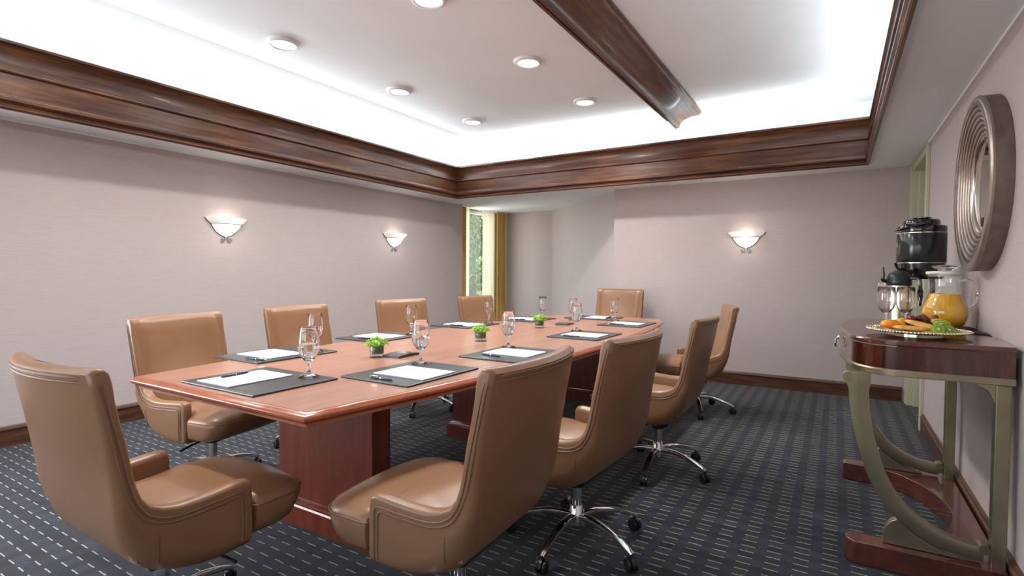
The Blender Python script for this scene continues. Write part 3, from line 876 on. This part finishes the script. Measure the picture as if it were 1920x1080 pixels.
# embossed letters, too faint to read in the photograph, kept as a small pressed line of strokes
bm = bmesh.new()
xx = .05
for k in range(5):
    wv = .018; box(bm, xx, xx + .0025, -.172, -.152, .0078, .0083); box(bm, xx, xx + wv * .6, (-.172, -.163, -.1545)[k % 3], (-.170, -.161, -.1525)[k % 3], .0078, .0083)
    box(bm, xx + wv * .6, xx + wv * .6 + .0025, -.172, -.152, .0078, .0083); xx += wv + .006
em = obj('embossed_lettering', bm, M['emboss'], bl0, smooth=False)
pa0 = empty('writing_pad', (0, 0, 0))
obj('paper_stack', B(-.140, .140, -.108, .108, 0, .004), M['paper'], pa0, smooth=False)
bm = bmesh.new(); box(bm, .118, .124, -.012, .012, .0039, .0042); obj('printed_heading', bm, M['print'], pa0, smooth=False)
pe0 = empty('ballpoint_pen', (0, 0, 0))
bm = bmesh.new(); tube(bm, [(-.070, 0, 0), (-.064, 0, 0), (-.058, 0, 0), (.0, 0, 0), (.055, 0, 0), (.062, 0, 0)], [.0008, .002, .0042, .0052, .0050, .0042], 10); obj('barrel', bm, M['pen'], pe0)
bm = bmesh.new(); tube(bm, [(.0, 0, 0), (.004, 0, 0)], .0056, 10); tube(bm, [(.060, 0, 0), (.068, 0, 0)], .003, 8); tube(bm, [(-.074, 0, 0), (-.066, 0, 0)], [.0006, .0024], 8); obj('metal_ring', bm, M['chrome'], pe0)
bm = bmesh.new(); box(bm, .022, .060, -.0016, .0016, .0055, .0072); box(bm, .056, .060, -.0016, .0016, .002, .0072); obj('clip', bm, M['chrome'], pe0, smooth=False)
# blotter centre x,y, rot deg, pad centre x,y,rot, pen x,y,rot, where
PADS = [(-2.000, 1.318, 0, -2.060, 1.292, 90, -2.135, 1.290, 97, 'at the near end of the table'),
        (-1.600, 1.785, -90, -1.565, 1.758, 0, -1.583, 1.577, 176, 'before the nearest chair on the right side'),
        (-2.560, 1.785, 90, -2.560, 1.748, 0, -2.452, 1.590, 8, 'before the nearest chair on the left side'),
        (-2.660, 2.655, 90, -2.66, 2.63, 0, -2.62, 2.475, 12, 'before the second chair on the left side'),
        (-1.510, 2.490, -90, -1.50, 2.50, 0, -1.545, 2.335, 172, 'before the second chair on the right side'),
        (-2.680, 3.655, 90, -2.68, 3.63, 0, -2.66, 3.50, 5, 'before the third chair on the left side'),
        (-1.530, 3.530, -90, -1.52, 3.50, 0, -1.56, 3.355, 178, 'before the third chair on the right side'),
        (-2.520, 4.430, 90, -2.52, 4.40, 0, -2.52, 4.27, 6, 'before the farthest chair on the left side'),
        (-2.060, 4.960, 180, -2.00, 4.96, 90, -1.895, 4.94, 88, 'at the far head of the table'),
        (-1.560, 4.520, -90, -1.56, 4.50, 0, -1.60, 4.36, 178, 'before the farthest chair on the right side')]
for i, (bx_, by_, br, px, py, prr, ex, ey, er, wh) in enumerate(PADS):
    o = bl0 if i == 0 else copytree(bl0); o.location = (bx_, by_, TT); o.rotation_euler = (0, 0, math.radians(br)); tag(o, 'black leather desk blotter ' + wh, 'desk mat', 'black blotters on the table')
    o = pa0 if i == 0 else copytree(pa0); o.location = (px, py, TT + .0085); o.rotation_euler = (0, 0, math.radians(prr)); tag(o, 'white paper writing pad ' + wh, 'notepad', 'white writing pads')
    onp = i in (3,)
    o = pe0 if i == 0 else copytree(pe0)
    # is the pen over the pad?
    d_ = Vector((ex - px, ey - py)); a_ = -math.radians(prr); lx, ly = d_.x * math.cos(a_) - d_.y * math.sin(a_), d_.x * math.sin(a_) + d_.y * math.cos(a_)
    over = abs(lx) < .145 and abs(ly) < .115 or (i == 0)
    o.location = (ex, ey, TT + .0083 + .0055 + (.0043 if over else 0)); o.rotation_euler = (0, 0, math.radians(er)); tag(o, 'black ballpoint pen ' + wh, 'pen', 'black pens')

# vases with green blossoms
def vase():
    t_ = empty('glass_vase', (0, 0, 0))
    bm = bmesh.new(); lathe(bm, [(0, 0), (.038, 0), (.040, .003), (.040, .066), (.039, .067), (.0375, .066), (.0375, .014), (.035, .011), (0, .011)], 32); obj('glass_body', bm, M['thin'], t_, angle=50)
    bm = bmesh.new(); lathe(bm, [(0, .0115), (.0345, .0115), (.037, .0145), (.037, .020), (0, .020)], 32); obj('water', bm, M['water'], t_)
    bm = bmesh.new(); lathe(bm, [(0, .0205), (.033, .021), (.036, .026), (.0365, .045), (.035, .062), (.028, .066), (0, .066)], 24); obj('leaf_wrap', bm, M['darkleaf'], t_)
    rnd = random.Random(11)
    bmA, bmB = bmesh.new(), bmesh.new()
    for k in range(230):
        th = rnd.uniform(0, 2 * PI); ph = math.acos(rnd.uniform(-.15, 1))
        r = rnd.uniform(.80, 1.08)
        p = (.047 * r * math.sin(ph) * math.cos(th), .047 * r * math.sin(ph) * math.sin(th), .068 + .030 * r * math.cos(ph))
        g = bmesh.ops.create_icosphere(bmA if k % 4 else bmB, subdivisions=1, radius=1)
        s = rnd.uniform(.0032, .006); e = Euler((rnd.uniform(0, 3), rnd.uniform(0, 3), rnd.uniform(0, 3)))
        for v in g['verts']:
            q = Vector((v.co.x * s, v.co.y * s * .7, v.co.z * s * .45)); q.rotate(e); v.co = q + Vector(p)
    blob(bmB, (0, 0, .068), .037, 2, (1, 1, .62))
    tag(obj('blossoms', bmA, M['leaf'], t_), kind='stuff'); tag(obj('sprigs', bmB, M['leaf2'], t_), kind='stuff')
    for q in t_.children:
        if q.name.split('.')[0] in ('blossoms', 'sprigs'): q.scale = (1.18, 1.18, 1.12); q.location.z = -.006
    return t_
v0 = vase()
for i, (x, y, lab) in enumerate([(-2.06, 2.02, 'small glass vase of lime green blossoms nearest the camera'), (-1.985, 2.87, 'small glass vase of lime green blossoms, middle of the three'), (-2.065, 3.83, 'small glass vase of lime green blossoms farthest along the table')]):
    o = v0 if i == 0 else copytree(v0); o.location = (x, y, TT); o.rotation_euler = (0, 0, i * 1.3); tag(o, lab, 'vase', 'small vases of green blossoms')
# leather folders
def folder():
    t_ = empty('leather_case', (0, 0, 0))
    bm = bmesh.new(); rings = []
    for k in range(9):
        u = -1 + k / 4; z = .010 + .006 * (1 - u * u)
        rings.append([(-.055, u * .085, .0), (.055, u * .085, .0), (.055, u * .085, z), (-.055, u * .085, z)])
    loft(bm, rings); obj('cover', bm, M['blotter'], t_, smooth=True, angle=40)
    for s in (-1, 1):
        bm = bmesh.new(); lathe(bm, [(0, .0165), (.006, .016), (.007, .012), (0, .012)], 12, c=(s * .035, -.066, -.0035)); obj('snap', bm, M['black_gloss'], t_)
    bm = bmesh.new(); box(bm, -.03, .03, -.01, .055, .0150, .0166); obj('card', bm, M['plate'], t_, smooth=False)
    return t_
f0 = folder()
for i, (x, y, r, lab) in enumerate([(-1.985, 2.125, 3, 'flat black leather case beside the nearest green vase'), (-2.015, 4.20, 4, 'flat black leather case beside the farthest green vase')]):
    o = f0 if i == 0 else copytree(f0); o.location = (x, y, TT); o.rotation_euler = (0, 0, math.radians(r)); tag(o, lab, 'case', 'black leather cases on the table')

# ------------------------------------------------------------------ console table
CZ = .935
con = tag(empty('console_table', (.57, 3.18, 0)), 'bow-front mahogany console table with curved champagne metal legs against the right wall', 'side table')
CX, CY = .57, 3.18
def con_outline(ins=0, out=0):
    xw = .572; x_f = .022 + ins; y0, y1 = 2.62 + ins, 3.86 - ins
    pts = [(xw, y0), (.30, y0), (.215, y0 + .004)]
    # near rounded corner
    for k in range(1, 9):
        a = PI / 2 * k / 8; pts.append((.215 - (.16 - ins * .5) * math.sin(a), y0 + .004 + .22 * (1 - math.cos(a))))
    ex = pts[-1][0]
    for k in range(1, 12):
        f = k / 12; y = (y0 + .224) + (y1 - .224 - y0 - .224) * f
        pts.append((ex - .033 * math.sin(PI * f), y))
    far = [(x, y0 + y1 - y) for x, y in pts[:11]][::-1]
    return pts + far
def cl_(name, lv, mat, **k):
    bm = bmesh.new(); loft(bm, [[(x - CX, y - CY, z) for x, y in con_outline(i)] for i, z in lv])
    return obj(name, bm, mat, con, **k)
cl_('tabletop', [(.004, .912), (.0, .918), (.0, .930), (.005, CZ)], M['console_top'], smooth=True, angle=30)
cl_('apron', [(.010, .818), (.010, .9115)], M['console_wood'], smooth=True, angle=30)
cl_('apron_band', [(.010, .790), (.001, .793), (.001, .812), (.006, .8175), (.010, .8175)], M['champagne'], smooth=True, angle=30)
bm = bmesh.new(); P = [(x - CX, y - CY, .9125) for x, y in con_outline(.0005)][2:-2]; tube(bm, P, .0022, 6); obj('metal_inlay', bm, M['champagne'], con)
# drawer handle on the bow front
bm = bmesh.new(); lathe(bm, [(0, .006), (.008, .005), (.011, 0), (0, 0)], 14)
for v in bm.verts: v.co = Vector((-v.co.z + .018 - CX, v.co.x + 3.14 - CY, v.co.y + .885))
h_ = obj('handle_rose', bm, M['steel'], con)
bm = bmesh.new(); tube(bm, smoothpath([(.014 - CX, 3.14 - CY, .884), (.004 - CX, 3.13 - CY, .874), (.002 - CX, 3.12 - CY, .855), (.006 - CX, 3.14 - CY, .838), (.004 - CX, 3.17 - CY, .850), (.006 - CX, 3.155 - CY, .875)], 4), .0035, 6); obj('ring_pull', bm, M['steel'], h_)
LEGP = [(.088, .790), (.090, .72), (.096, .64), (.110, .55), (.133, .46), (.160, .375), (.200, .298), (.245, .240), (.296, .197), (.350, .166), (.402, .149), (.455, .140), (.500, .137)]
def leg_frame(yc):
    th = .024
    bm = bmesh.new(); P = smoothpath([(x, 0, z) for x, z in LEGP], 3); rings = []
    for i, p in enumerate(P):
        d = (P[min(i + 1, len(P) - 1)] - P[max(i - 1, 0)]).normalized(); nn = Vector((d.z, 0, -d.x))
        hw_ = .036 - .010 * (i / len(P)) + (.006 if i < 3 else 0)
        rings.append([p + nn * a + Vector((0, b_, 0)) for a, b_ in ((-hw_, -th), (-hw_ * .55, -th - .003), (hw_ * .55, -th - .003), (hw_, -th), (hw_, th), (-hw_, th))])
    rings = [[(q.x - CX, q.y + yc - CY, q.z) for q in r] for r in rings]
    loft(bm, rings); f = obj('curved_leg', bm, M['champagne'], con, smooth=True, angle=30)
    for (x, z, r) in ((.052, .772, .020), (.502, .158, .018)):
        b2 = bmesh.new()
        prism(b2, [(x + r * math.cos(a), z + r * math.sin(a)) for a in [2 * PI * k / 16 for k in range(16)]], lambda u, v, w_: (u - CX, w_ - CY, v), yc - th - .004, yc + th + .004)
        obj('scroll', b2, M['champagne'], f, smooth=True, angle=40)
    obj('post', B(.520 - CX, .566 - CX, yc - .024 - CY, yc + .024 - CY, .092, .79), M['champagne'], con, smooth=False, bevel=.004)
    bm = bmesh.new(); prism(bm, [(.455, .79), (.521, .79), (.521, .715), (.50, .765)], lambda u, v, w_: (u - CX, w_ - CY, v), yc - .016, yc + .016); obj('corner_bracket', bm, M['champagne'], con, smooth=False)
    sp = [(.185, .100), (.187, .140), (.195, .172), (.210, .193), (.232, .208), (.262, .182), (.30, .155), (.35, .128), (.40, .108), (.43, .100)]
    bm = bmesh.new(); prism(bm, sp, lambda u, v, w_: (u - CX, w_ - CY, v), yc - .020, yc + .020); obj('spandrel', bm, M['champagne'], con, smooth=True, angle=35, bevel=.002)
leg_frame(2.66); leg_frame(3.69)
# base board with arc cut out
y0, y1 = 2.60, 3.75
pts = [(.565, y0), (.085, y0), (.062, y0 + .018), (.052, y0 + .045), (.058, y0 + .075), (.085, y0 + .092)]
ya, yb = y0 + .092, y1 - .092
for k in range(0, 21):
    f = k / 20; y = ya + (yb - ya) * f
    x = .235 + .245 * (math.sin(PI * f) ** .62 if 0 < f < 1 else 0)
    pts.append((x, y))
pts += [(.085, yb), (.058, y1 - .075), (.052, y1 - .045), (.062, y1 - .018), (.085, y1), (.565, y1)]
bm = bmesh.new(); prism(bm, [(x - CX, y - CY) for x, y in pts], lambda u, v, w_: (u, v, w_), 0.002, .098)
obj('base_board', bm, M['console_base'], con, smooth=True, angle=35, bevel=.004)

# ------------------------------------------------------------------ round mirror
mir = tag(empty('round_mirror', (XR, 3.20, 1.612)), 'round mirror with ribbed concentric bronze frame on the right wall', 'mirror')
def wlathe(prof, seg=64):   # prof (radius, depth from wall) -> faces -x
    bm = bmesh.new(); lathe(bm, [(r, d) for r, d in prof], seg)
    for v in bm.verts:
        x, y, z = v.co; v.co = (-z, x, y)
    return bm
R_ = .395
obj('outer_frame', wlathe([(R_ - .006, 0), (R_ - .004, .002), (R_ - .001, .066), (R_ - .006, .072), (R_ - .014, .074), (R_ - .038, .074), (R_ - .042, .070), (R_ - .042, .03), (R_ - .05, .0)]), [M['mirror_side']], mir, angle=30)
obj('frame_lip', wlathe([(R_ + .0003, .060), (R_ + .0003, .068), (R_ - .006, .0735), (R_ - .014, .0755), (R_ - .036, .0755), (R_ - .043, .072), (R_ - .043, .060)]), M['mirror_frame'], mir, angle=30)
nr_ = 6; ro = R_ - .043; ri = .222
for k in range(nr_):
    a = ro - (ro - ri) * k / nr_; b_ = ro - (ro - ri) * (k + 1) / nr_; d = .068 - .0065 * k; pr = []
    for q in range(9):
        an = PI * q / 8
        pr.append(((a + b_) / 2 + (a - b_) / 2 * math.cos(an), d - .012 + .013 * math.sin(an)))
    obj('ring', wlathe([(a, .004)] + pr + [(b_, .004)], 72), M['mirror_frame'], mir, angle=60)
obj('inner_bezel', wlathe([(ri, .004), (ri, .030), (ri - .004, .033), (ri - .010, .028), (ri - .012, .022), (ri - .012, .004)]), M['steel'], mir, angle=40)
obj('mirror_glass', wlathe([(0, .024), (ri - .03, .024), (ri - .011, .019), (ri - .011, .004)]), M['mirror'], mir, angle=3)

# ------------------------------------------------------------------ things on the console
tz = CZ + .0005
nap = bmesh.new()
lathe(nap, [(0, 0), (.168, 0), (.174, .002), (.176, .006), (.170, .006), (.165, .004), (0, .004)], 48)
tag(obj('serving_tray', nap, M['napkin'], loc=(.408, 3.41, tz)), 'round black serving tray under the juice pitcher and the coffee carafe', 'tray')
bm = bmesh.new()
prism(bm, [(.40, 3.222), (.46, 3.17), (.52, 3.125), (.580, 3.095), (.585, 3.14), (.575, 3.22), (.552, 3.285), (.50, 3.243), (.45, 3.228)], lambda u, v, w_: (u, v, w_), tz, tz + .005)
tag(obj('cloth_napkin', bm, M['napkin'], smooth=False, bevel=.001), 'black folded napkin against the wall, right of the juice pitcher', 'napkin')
tr = tz + .0045
# juice pitcher
pit_ = tag(empty('juice_pitcher', (.462, 3.375, tr + .0005)), 'round-bellied glass pitcher of orange juice with a lid and handle', 'pitcher')
def belly(o_=0): return [(.055, .0 + o_), (.066, .004), (.082, .022), (.0925, .048), (.0955, .072), (.092, .098), (.082, .122), (.070, .142), (.062, .160), (.058, .180), (.0575, .200), (.060, .212)]
prf = [(0, .0)] + [(r, z) for r, z in belly()] + [(.0585, .212)] + [(r - .0022, z if z > .01 else z + .003) for r, z in belly()[::-1]] + [(0, .004)]
bm = bmesh.new(); lathe(bm, prf, 40)
for v in bm.verts:   # pour spout on the -x side
    if v.co.z > .19 and v.co.x < -.045: v.co.x -= .020 * (v.co.z - .19) / .022
obj('glass_body', bm, M['thin'], pit_, angle=60)
jp = [(0, .0045)] + [(r - .0024, max(z, .0046)) for r, z in belly() if z < .150] + [(.0625, .153), (0, .153)]
bm = bmesh.new(); lathe(bm, jp, 40); obj('orange_juice', bm, M['juice'], pit_, angle=60)
bm = bmesh.new(); tube(bm, smoothpath([(.056, -.004, .192), (.075, -.010, .196), (.100, -.014, .190), (.116, -.016, .168), (.118, -.016, .142), (.108, -.014, .118), (.090, -.010, .100)], 5), 0, 12, flat=(.006, .005)); obj('handle', bm, M['glass'], pit_)
bm = bmesh.new(); lathe(bm, [(0, .206), (.050, .206), (.055, .212), (.062, .213), (.064, .217), (.062, .222), (.02, .224), (0, .224)], 32)
for v in bm.verts:
    if v.co.x < -.045: v.co.x -= .014
obj('lid', bm, M['white_plastic'], pit_, angle=40)
bm = bmesh.new(); lathe(bm, [(0, .2245), (.030, .2245), (.030, .232), (.046, .236), (.055, .242), (.056, .247), (.048, .251), (.020, .2535), (0, .2535)], 32); obj('lid_knob', bm, M['glass'], pit_, angle=40)
def zst(o):
    for v in o.data.vertices:
        if v.co.z > .13: v.co.z = .13 + (v.co.z - .13) * 1.6 if v.co.z < .2242 else v.co.z + .0565
for o in pit_.children: zst(o)
# wine glasses
def wine():
    t_ = empty('wine_glass', (0, 0, 0)); bm = bmesh.new()
    lathe(bm, [(0, .003), (.028, .003), (.034, .001), (.035, .003), (.02, .007), (.008, .012), (.004, .022), (.0038, .060), (.006, .072), (.018, .082), (.031, .098), (.0390, .120), (.0410, .142), (.0395, .170), (.036, .203), (.0352, .204), (.0345, .203), (.038, .170), (.0395, .142), (.0375, .121), (.030, .1005), (.017, .085), (0, .079)], 32)
    obj('glass_body', bm, M['glass'], t_, angle=60); return t_
w0 = wine()
for i, (x, y, lab) in enumerate([(.213, 3.20, 'empty stemmed wine glass on the left, behind the orange slices'), (.292, 3.215, 'empty stemmed wine glass on the right, behind the red grapes')]):
    o = w0 if i == 0 else copytree(w0); o.location = (x, y, tz); tag(o, lab, 'glass', 'wine glasses on the console')
# insulated carafe
car = tag(empty('coffee_carafe', (.285, 3.48, tr + .0005)), 'brushed steel coffee carafe with black top and pump lever behind the wine glasses', 'carafe')
bm = bmesh.new(); lathe(bm, [(0, 0), (.052, 0), (.056, .004), (.056, .185), (.054, .205), (0, .205)], 36); obj('steel_body', bm, M['steel'], car, angle=40)
bm = bmesh.new(); lathe(bm, [(.0545, .203), (.0565, .207), (.0565, .222), (.054, .245), (.047, .264), (.034, .276), (.015, .281), (0, .282)], 36); obj('black_top', bm, M['black_plastic'], car, angle=40)
bm = bmesh.new(); tube(bm, [(-.052, -.01, .225), (-.068, -.012, .228), (-.074, -.012, .240)], .010, 10); tube(bm, [(-.072, -.012, .235), (-.070, -.012, .262), (-.072, -.012, .300)], [.008, .0075, .006], 10); obj('pump_lever', bm, M['black_gloss'], car)
bm = bmesh.new(); lathe(bm, [(0, -.005), (.022, -.005), (.022, .010), (0, .010)], 20, c=(-.082, -.012, .205)); obj('spout_guard', bm, M['glass'], car, angle=40)
bm = bmesh.new(); tube(bm, smoothpath([(.045, -.02, .240), (.075, -.03, .240), (.086, -.035, .215), (.088, -.035, .150), (.086, -.034, .100)], 4), 0, 10, flat=(.013, .008)); obj('handle', bm, M['black_gloss'], car)
# urn
urn = tag(empty('coffee_urn', (.402, 3.735, tz)), 'tall black cylindrical beverage dispenser with silver bands on a stand, behind the pitcher', 'beverage dispenser')
UB = .330
bm = bmesh.new(); lathe(bm, [(0, UB), (.112, UB), (.114, UB + .003), (.114, UB + .163), (.112, UB + .166), (0, UB + .166)], 48); obj('drum', bm, M['black_body'], urn, angle=40)
for z in (UB - .001, UB + .164):
    bm = bmesh.new(); lathe(bm, [(.112, z), (.1155, z), (.1155, z + .0045), (.112, z + .0045)], 48); obj('silver_band', bm, M['steel'], urn, angle=40)
bm = bmesh.new(); lathe(bm, [(0, UB + .167), (.112, UB + .168), (.1135, UB + .172), (.1135, UB + .196), (.110, UB + .204), (.090, UB + .210), (.084, UB + .214), (.083, UB + .232), (.078, UB + .240), (.040, UB + .243), (0, UB + .243)], 48)
lathe(bm, [(0, UB + .243), (.030, UB + .243), (.032, UB + .246), (.045, UB + .248), (.045, UB + .253), (.02, UB + .256), (0, UB + .256)], 32); obj('lid', bm, M['black_gloss'], urn, angle=35)
bm = bmesh.new()
hp = [(math.cos(PI * k / 16) * .1245, -math.sin(PI * k / 16) * .112, UB + .212 - .038 * math.sin(PI * k / 16)) for k in range(17)]
hp = [(.010 - .115 * math.sin(PI * k / 16) - .01, .118 * math.cos(PI * k / 16), UB + .212 - .030 * math.sin(PI * k / 16)) for k in range(17)]
tube(bm, hp, 0, 8, flat=(.009, .004)); obj('carry_handle', bm, M['black_gloss'], urn)
bm = bmesh.new(); lathe(bm, [(0, UB - .088), (.096, UB - .088), (.102, UB - .082), (.107, UB - .030), (.109, UB - .002), (0, UB - .002)], 40); obj('lower_bowl', bm, M['black_gloss'], urn, angle=40)
for k, a in enumerate((20, 110, 200, 290)):
    bm = bmesh.new(); a = math.radians(a + 15)
    tube(bm, [(.075 * math.cos(a), .075 * math.sin(a), UB - .075), (.080 * math.cos(a), .080 * math.sin(a), .15), (.088 * math.cos(a), .088 * math.sin(a), .012)], .0095, 10); obj('stand_leg', bm, M['black_gloss'], urn)
bm = bmesh.new(); lathe(bm, [(0, 0), (.108, 0), (.112, .004), (.110, .013), (0, .013)], 40); obj('stand_base', bm, M['black_gloss'], urn, angle=40)
bm = bmesh.new(); tube(bm, [(-.08, -.06, UB - .035), (-.115, -.085, UB - .04), (-.118, -.087, UB - .06)], .010, 10); tube(bm, [(-.112, -.083, UB - .03), (-.122, -.09, UB + .0)], [.006, .008], 8); obj('spigot', bm, M['black_gloss'], urn)
# plate with beads
PX, PY = .312, 2.955
pl_ = tag(empty('serving_plate', (PX, PY, tz)), 'round silver serving plate with a beaded gilt rim, holding fruit and pastries', 'plate')
bm = bmesh.new(); lathe(bm, [(0, .004), (.085, .004), (.088, 0), (.094, 0), (.094, .005), (.115, .010), (.150, .016), (.184, .019), (.186, .021), (.184, .0225), (.150, .0195), (.115, .0135), (.09, .008), (0, .007)], 64); obj('dish', bm, M['plate'], pl_, angle=40)
bm = bmesh.new()
for rr, nb, s in ((.186, 92, .0056),):
    for k in range(nb):
        a = 2 * PI * k / nb
        g = bmesh.ops.create_icosphere(bm, subdivisions=1, radius=s)
        for v in g['verts']: v.co += Vector((rr * math.cos(a), rr * math.sin(a), .021))
tag(obj('beaded_rim', bm, M['gold_bead'], pl_, smooth=True, angle=80), kind='stuff')
bm = bmesh.new()
for rr, nb, s in ((.174, 86, .0035), (.163, 80, .003)):
    for k in range(nb):
        a = 2 * PI * k / nb
        g = bmesh.ops.create_icosphere(bm, subdivisions=1, radius=s)
        for v in g['verts']: v.co += Vector((rr * math.cos(a), rr * math.sin(a), .022))
tag(obj('inner_beading', bm, M['gold_bead'], pl_, smooth=True, angle=80), kind='stuff')
pz = tz + .012
def wedge(name, loc, rot, label, r=.036, cat='fruit', group='orange pieces on the plate'):
    t_ = tag(empty(name, loc), label, cat, group); t_.rotation_euler = rot
    bm = bmesh.new(); g = blob(bm, (0, 0, 0), r, 3, (1.15, .8, .62)); obj('flesh', bm, M['orange'], t_, smooth=True, angle=80)
    bm = bmesh.new(); lathe(bm, [(.0, -.6 * r), (.5 * r, -.56 * r), (.92 * r, -.30 * r), (1.04 * r, -.05 * r), (1.0 * r, 0.02 * r)], 24, sx=1.15, sy=.8); obj('rind', bm, M['rind'], t_)
wedge('orange_segment', (PX - .098, PY - .028, pz + .030), (.1, .05, .5), 'bright yellow-orange piece of fruit at the left end of the plate')
wedge('orange_segment', (PX - .048, PY + .030, pz + .032), (.5, -.3, 1.4), 'orange fruit piece behind the leftmost one, under the wine glass', .034)
def bread(loc, rot, label, L_=.062, W_=.022, H_=.012):
    bm = bmesh.new(); rings = []
    for k in range(13):
        f = -1 + k / 6; ww = W_ * (max(0.02, 1 - f * f)) ** .45 ; hh = H_ * (max(0.02, 1 - f * f)) ** .4
        rings.append([(f * L_, ww * math.cos(a) + .006 * f * f, hh * math.sin(a) * (1 if math.sin(a) > 0 else .6)) for a in [2 * PI * q / 12 for q in range(12)]])
    loft(bm, rings); o = obj('pastry_finger', bm, M['toast'], loc=loc); o.rotation_euler = rot
    tag(o, label, 'pastry', 'golden pastries on the plate')
bread((PX - .030, PY - .090, pz + .020), (.15, .04, .12), 'golden pastry finger lying along the front of the plate', .066)
bread((PX + .010, PY - .045, pz + .034), (.3, .22, -.30), 'golden pastry finger leaning across the middle of the plate', .064, .020)
# kiwi slices
def kiwi(loc, rot, label):
    t_ = tag(empty('kiwi_slice', loc), label, 'fruit', 'kiwi slices on the plate'); t_.rotation_euler = rot
    bm = bmesh.new(); lathe(bm, [(0, .004), (.022, .004), (.0245, .002), (.0245, -.002), (.022, -.004), (0, -.004)], 28); obj('flesh', bm, M['kiwi'], t_, angle=50)
    bm = bmesh.new(); lathe(bm, [(.0242, .0042), (.0256, .003), (.0256, -.003), (.0242, -.0042)], 28); obj('peel', bm, M['kiwi_skin'], t_)
kiwi((PX + .062, PY - .092, pz + .022), (1.0, 0, .1), 'green kiwi slice at the front of the plate, left of the lowest pair')
kiwi((PX + .100, PY - .078, pz + .020), (.9, .1, .3), 'green kiwi slice farthest right on the plate')
kiwi((PX + .074, PY - .056, pz + .040), (.75, -.1, 0), 'green kiwi slice resting on top of the other slices')
kiwi((PX + .098, PY - .040, pz + .030), (.5, .2, 0), 'green kiwi slice tucked behind the rightmost slice')
bm = bmesh.new(); lathe(bm, [(0, .004), (.018, .0045), (.030, .006), (.035, .003), (.034, -.003), (.02, -.005), (0, -.005)], 28)
o = obj('round_cookie', bm, M['toast'], loc=(PX + .085, PY + .02, pz + .042)); o.rotation_euler = (.35, .2, 0); tag(o, 'round golden cookie behind the kiwi slices, in front of the pitcher', 'cookie')
# grapes and dried fruit
rnd = random.Random(4)
gm = None
for k in range(30):
    if gm is None:
        bm = bmesh.new(); blob(bm, (0, 0, 0), .0145, 2, (1, .9, .9)); g0 = obj('red_grape', bm, M['berry']); gm = g0.data; o = g0
    else: o = g0.copy(); COL.objects.link(o)
    lay = 0 if k < 15 else (1 if k < 24 else 2)
    o.location = (PX - .004 + rnd.uniform(-.046, .046) * (1 - .3 * lay), PY + .035 + rnd.uniform(-.040, .045) * (1 - .3 * lay), pz + .014 + .021 * lay + .002 * rnd.random())
    o.rotation_euler = (rnd.random() * 3, rnd.random() * 3, 0)
    tag(o, 'dark red grape in the pile at the middle of the plate', 'fruit', 'red grapes piled on the plate')
for k, (dx, dy, dz, lab) in enumerate([(-.060, .085, .044, 'wrinkled brown dried fruit behind the orange pieces, leftmost'), (-.018, .095, .050, 'wrinkled brown dried fruit beside the grapes'), (.070, .080, .062, 'wrinkled brown dried fruit atop the grapes before the pitcher'), (.035, .100, .066, 'wrinkled brown dried fruit at the top of the pile')]):
    bm = bmesh.new(); blob(bm, (0, 0, 0), .028, 2, (1.1, .8, .7), .10); o = obj('dried_fruit', bm, M['brownfruit'], loc=(PX + dx, PY + dy, pz + dz - .018)); o.rotation_euler = (k, k * .7, k)
    tag(o, lab, 'fruit', 'dried fruit on the plate')
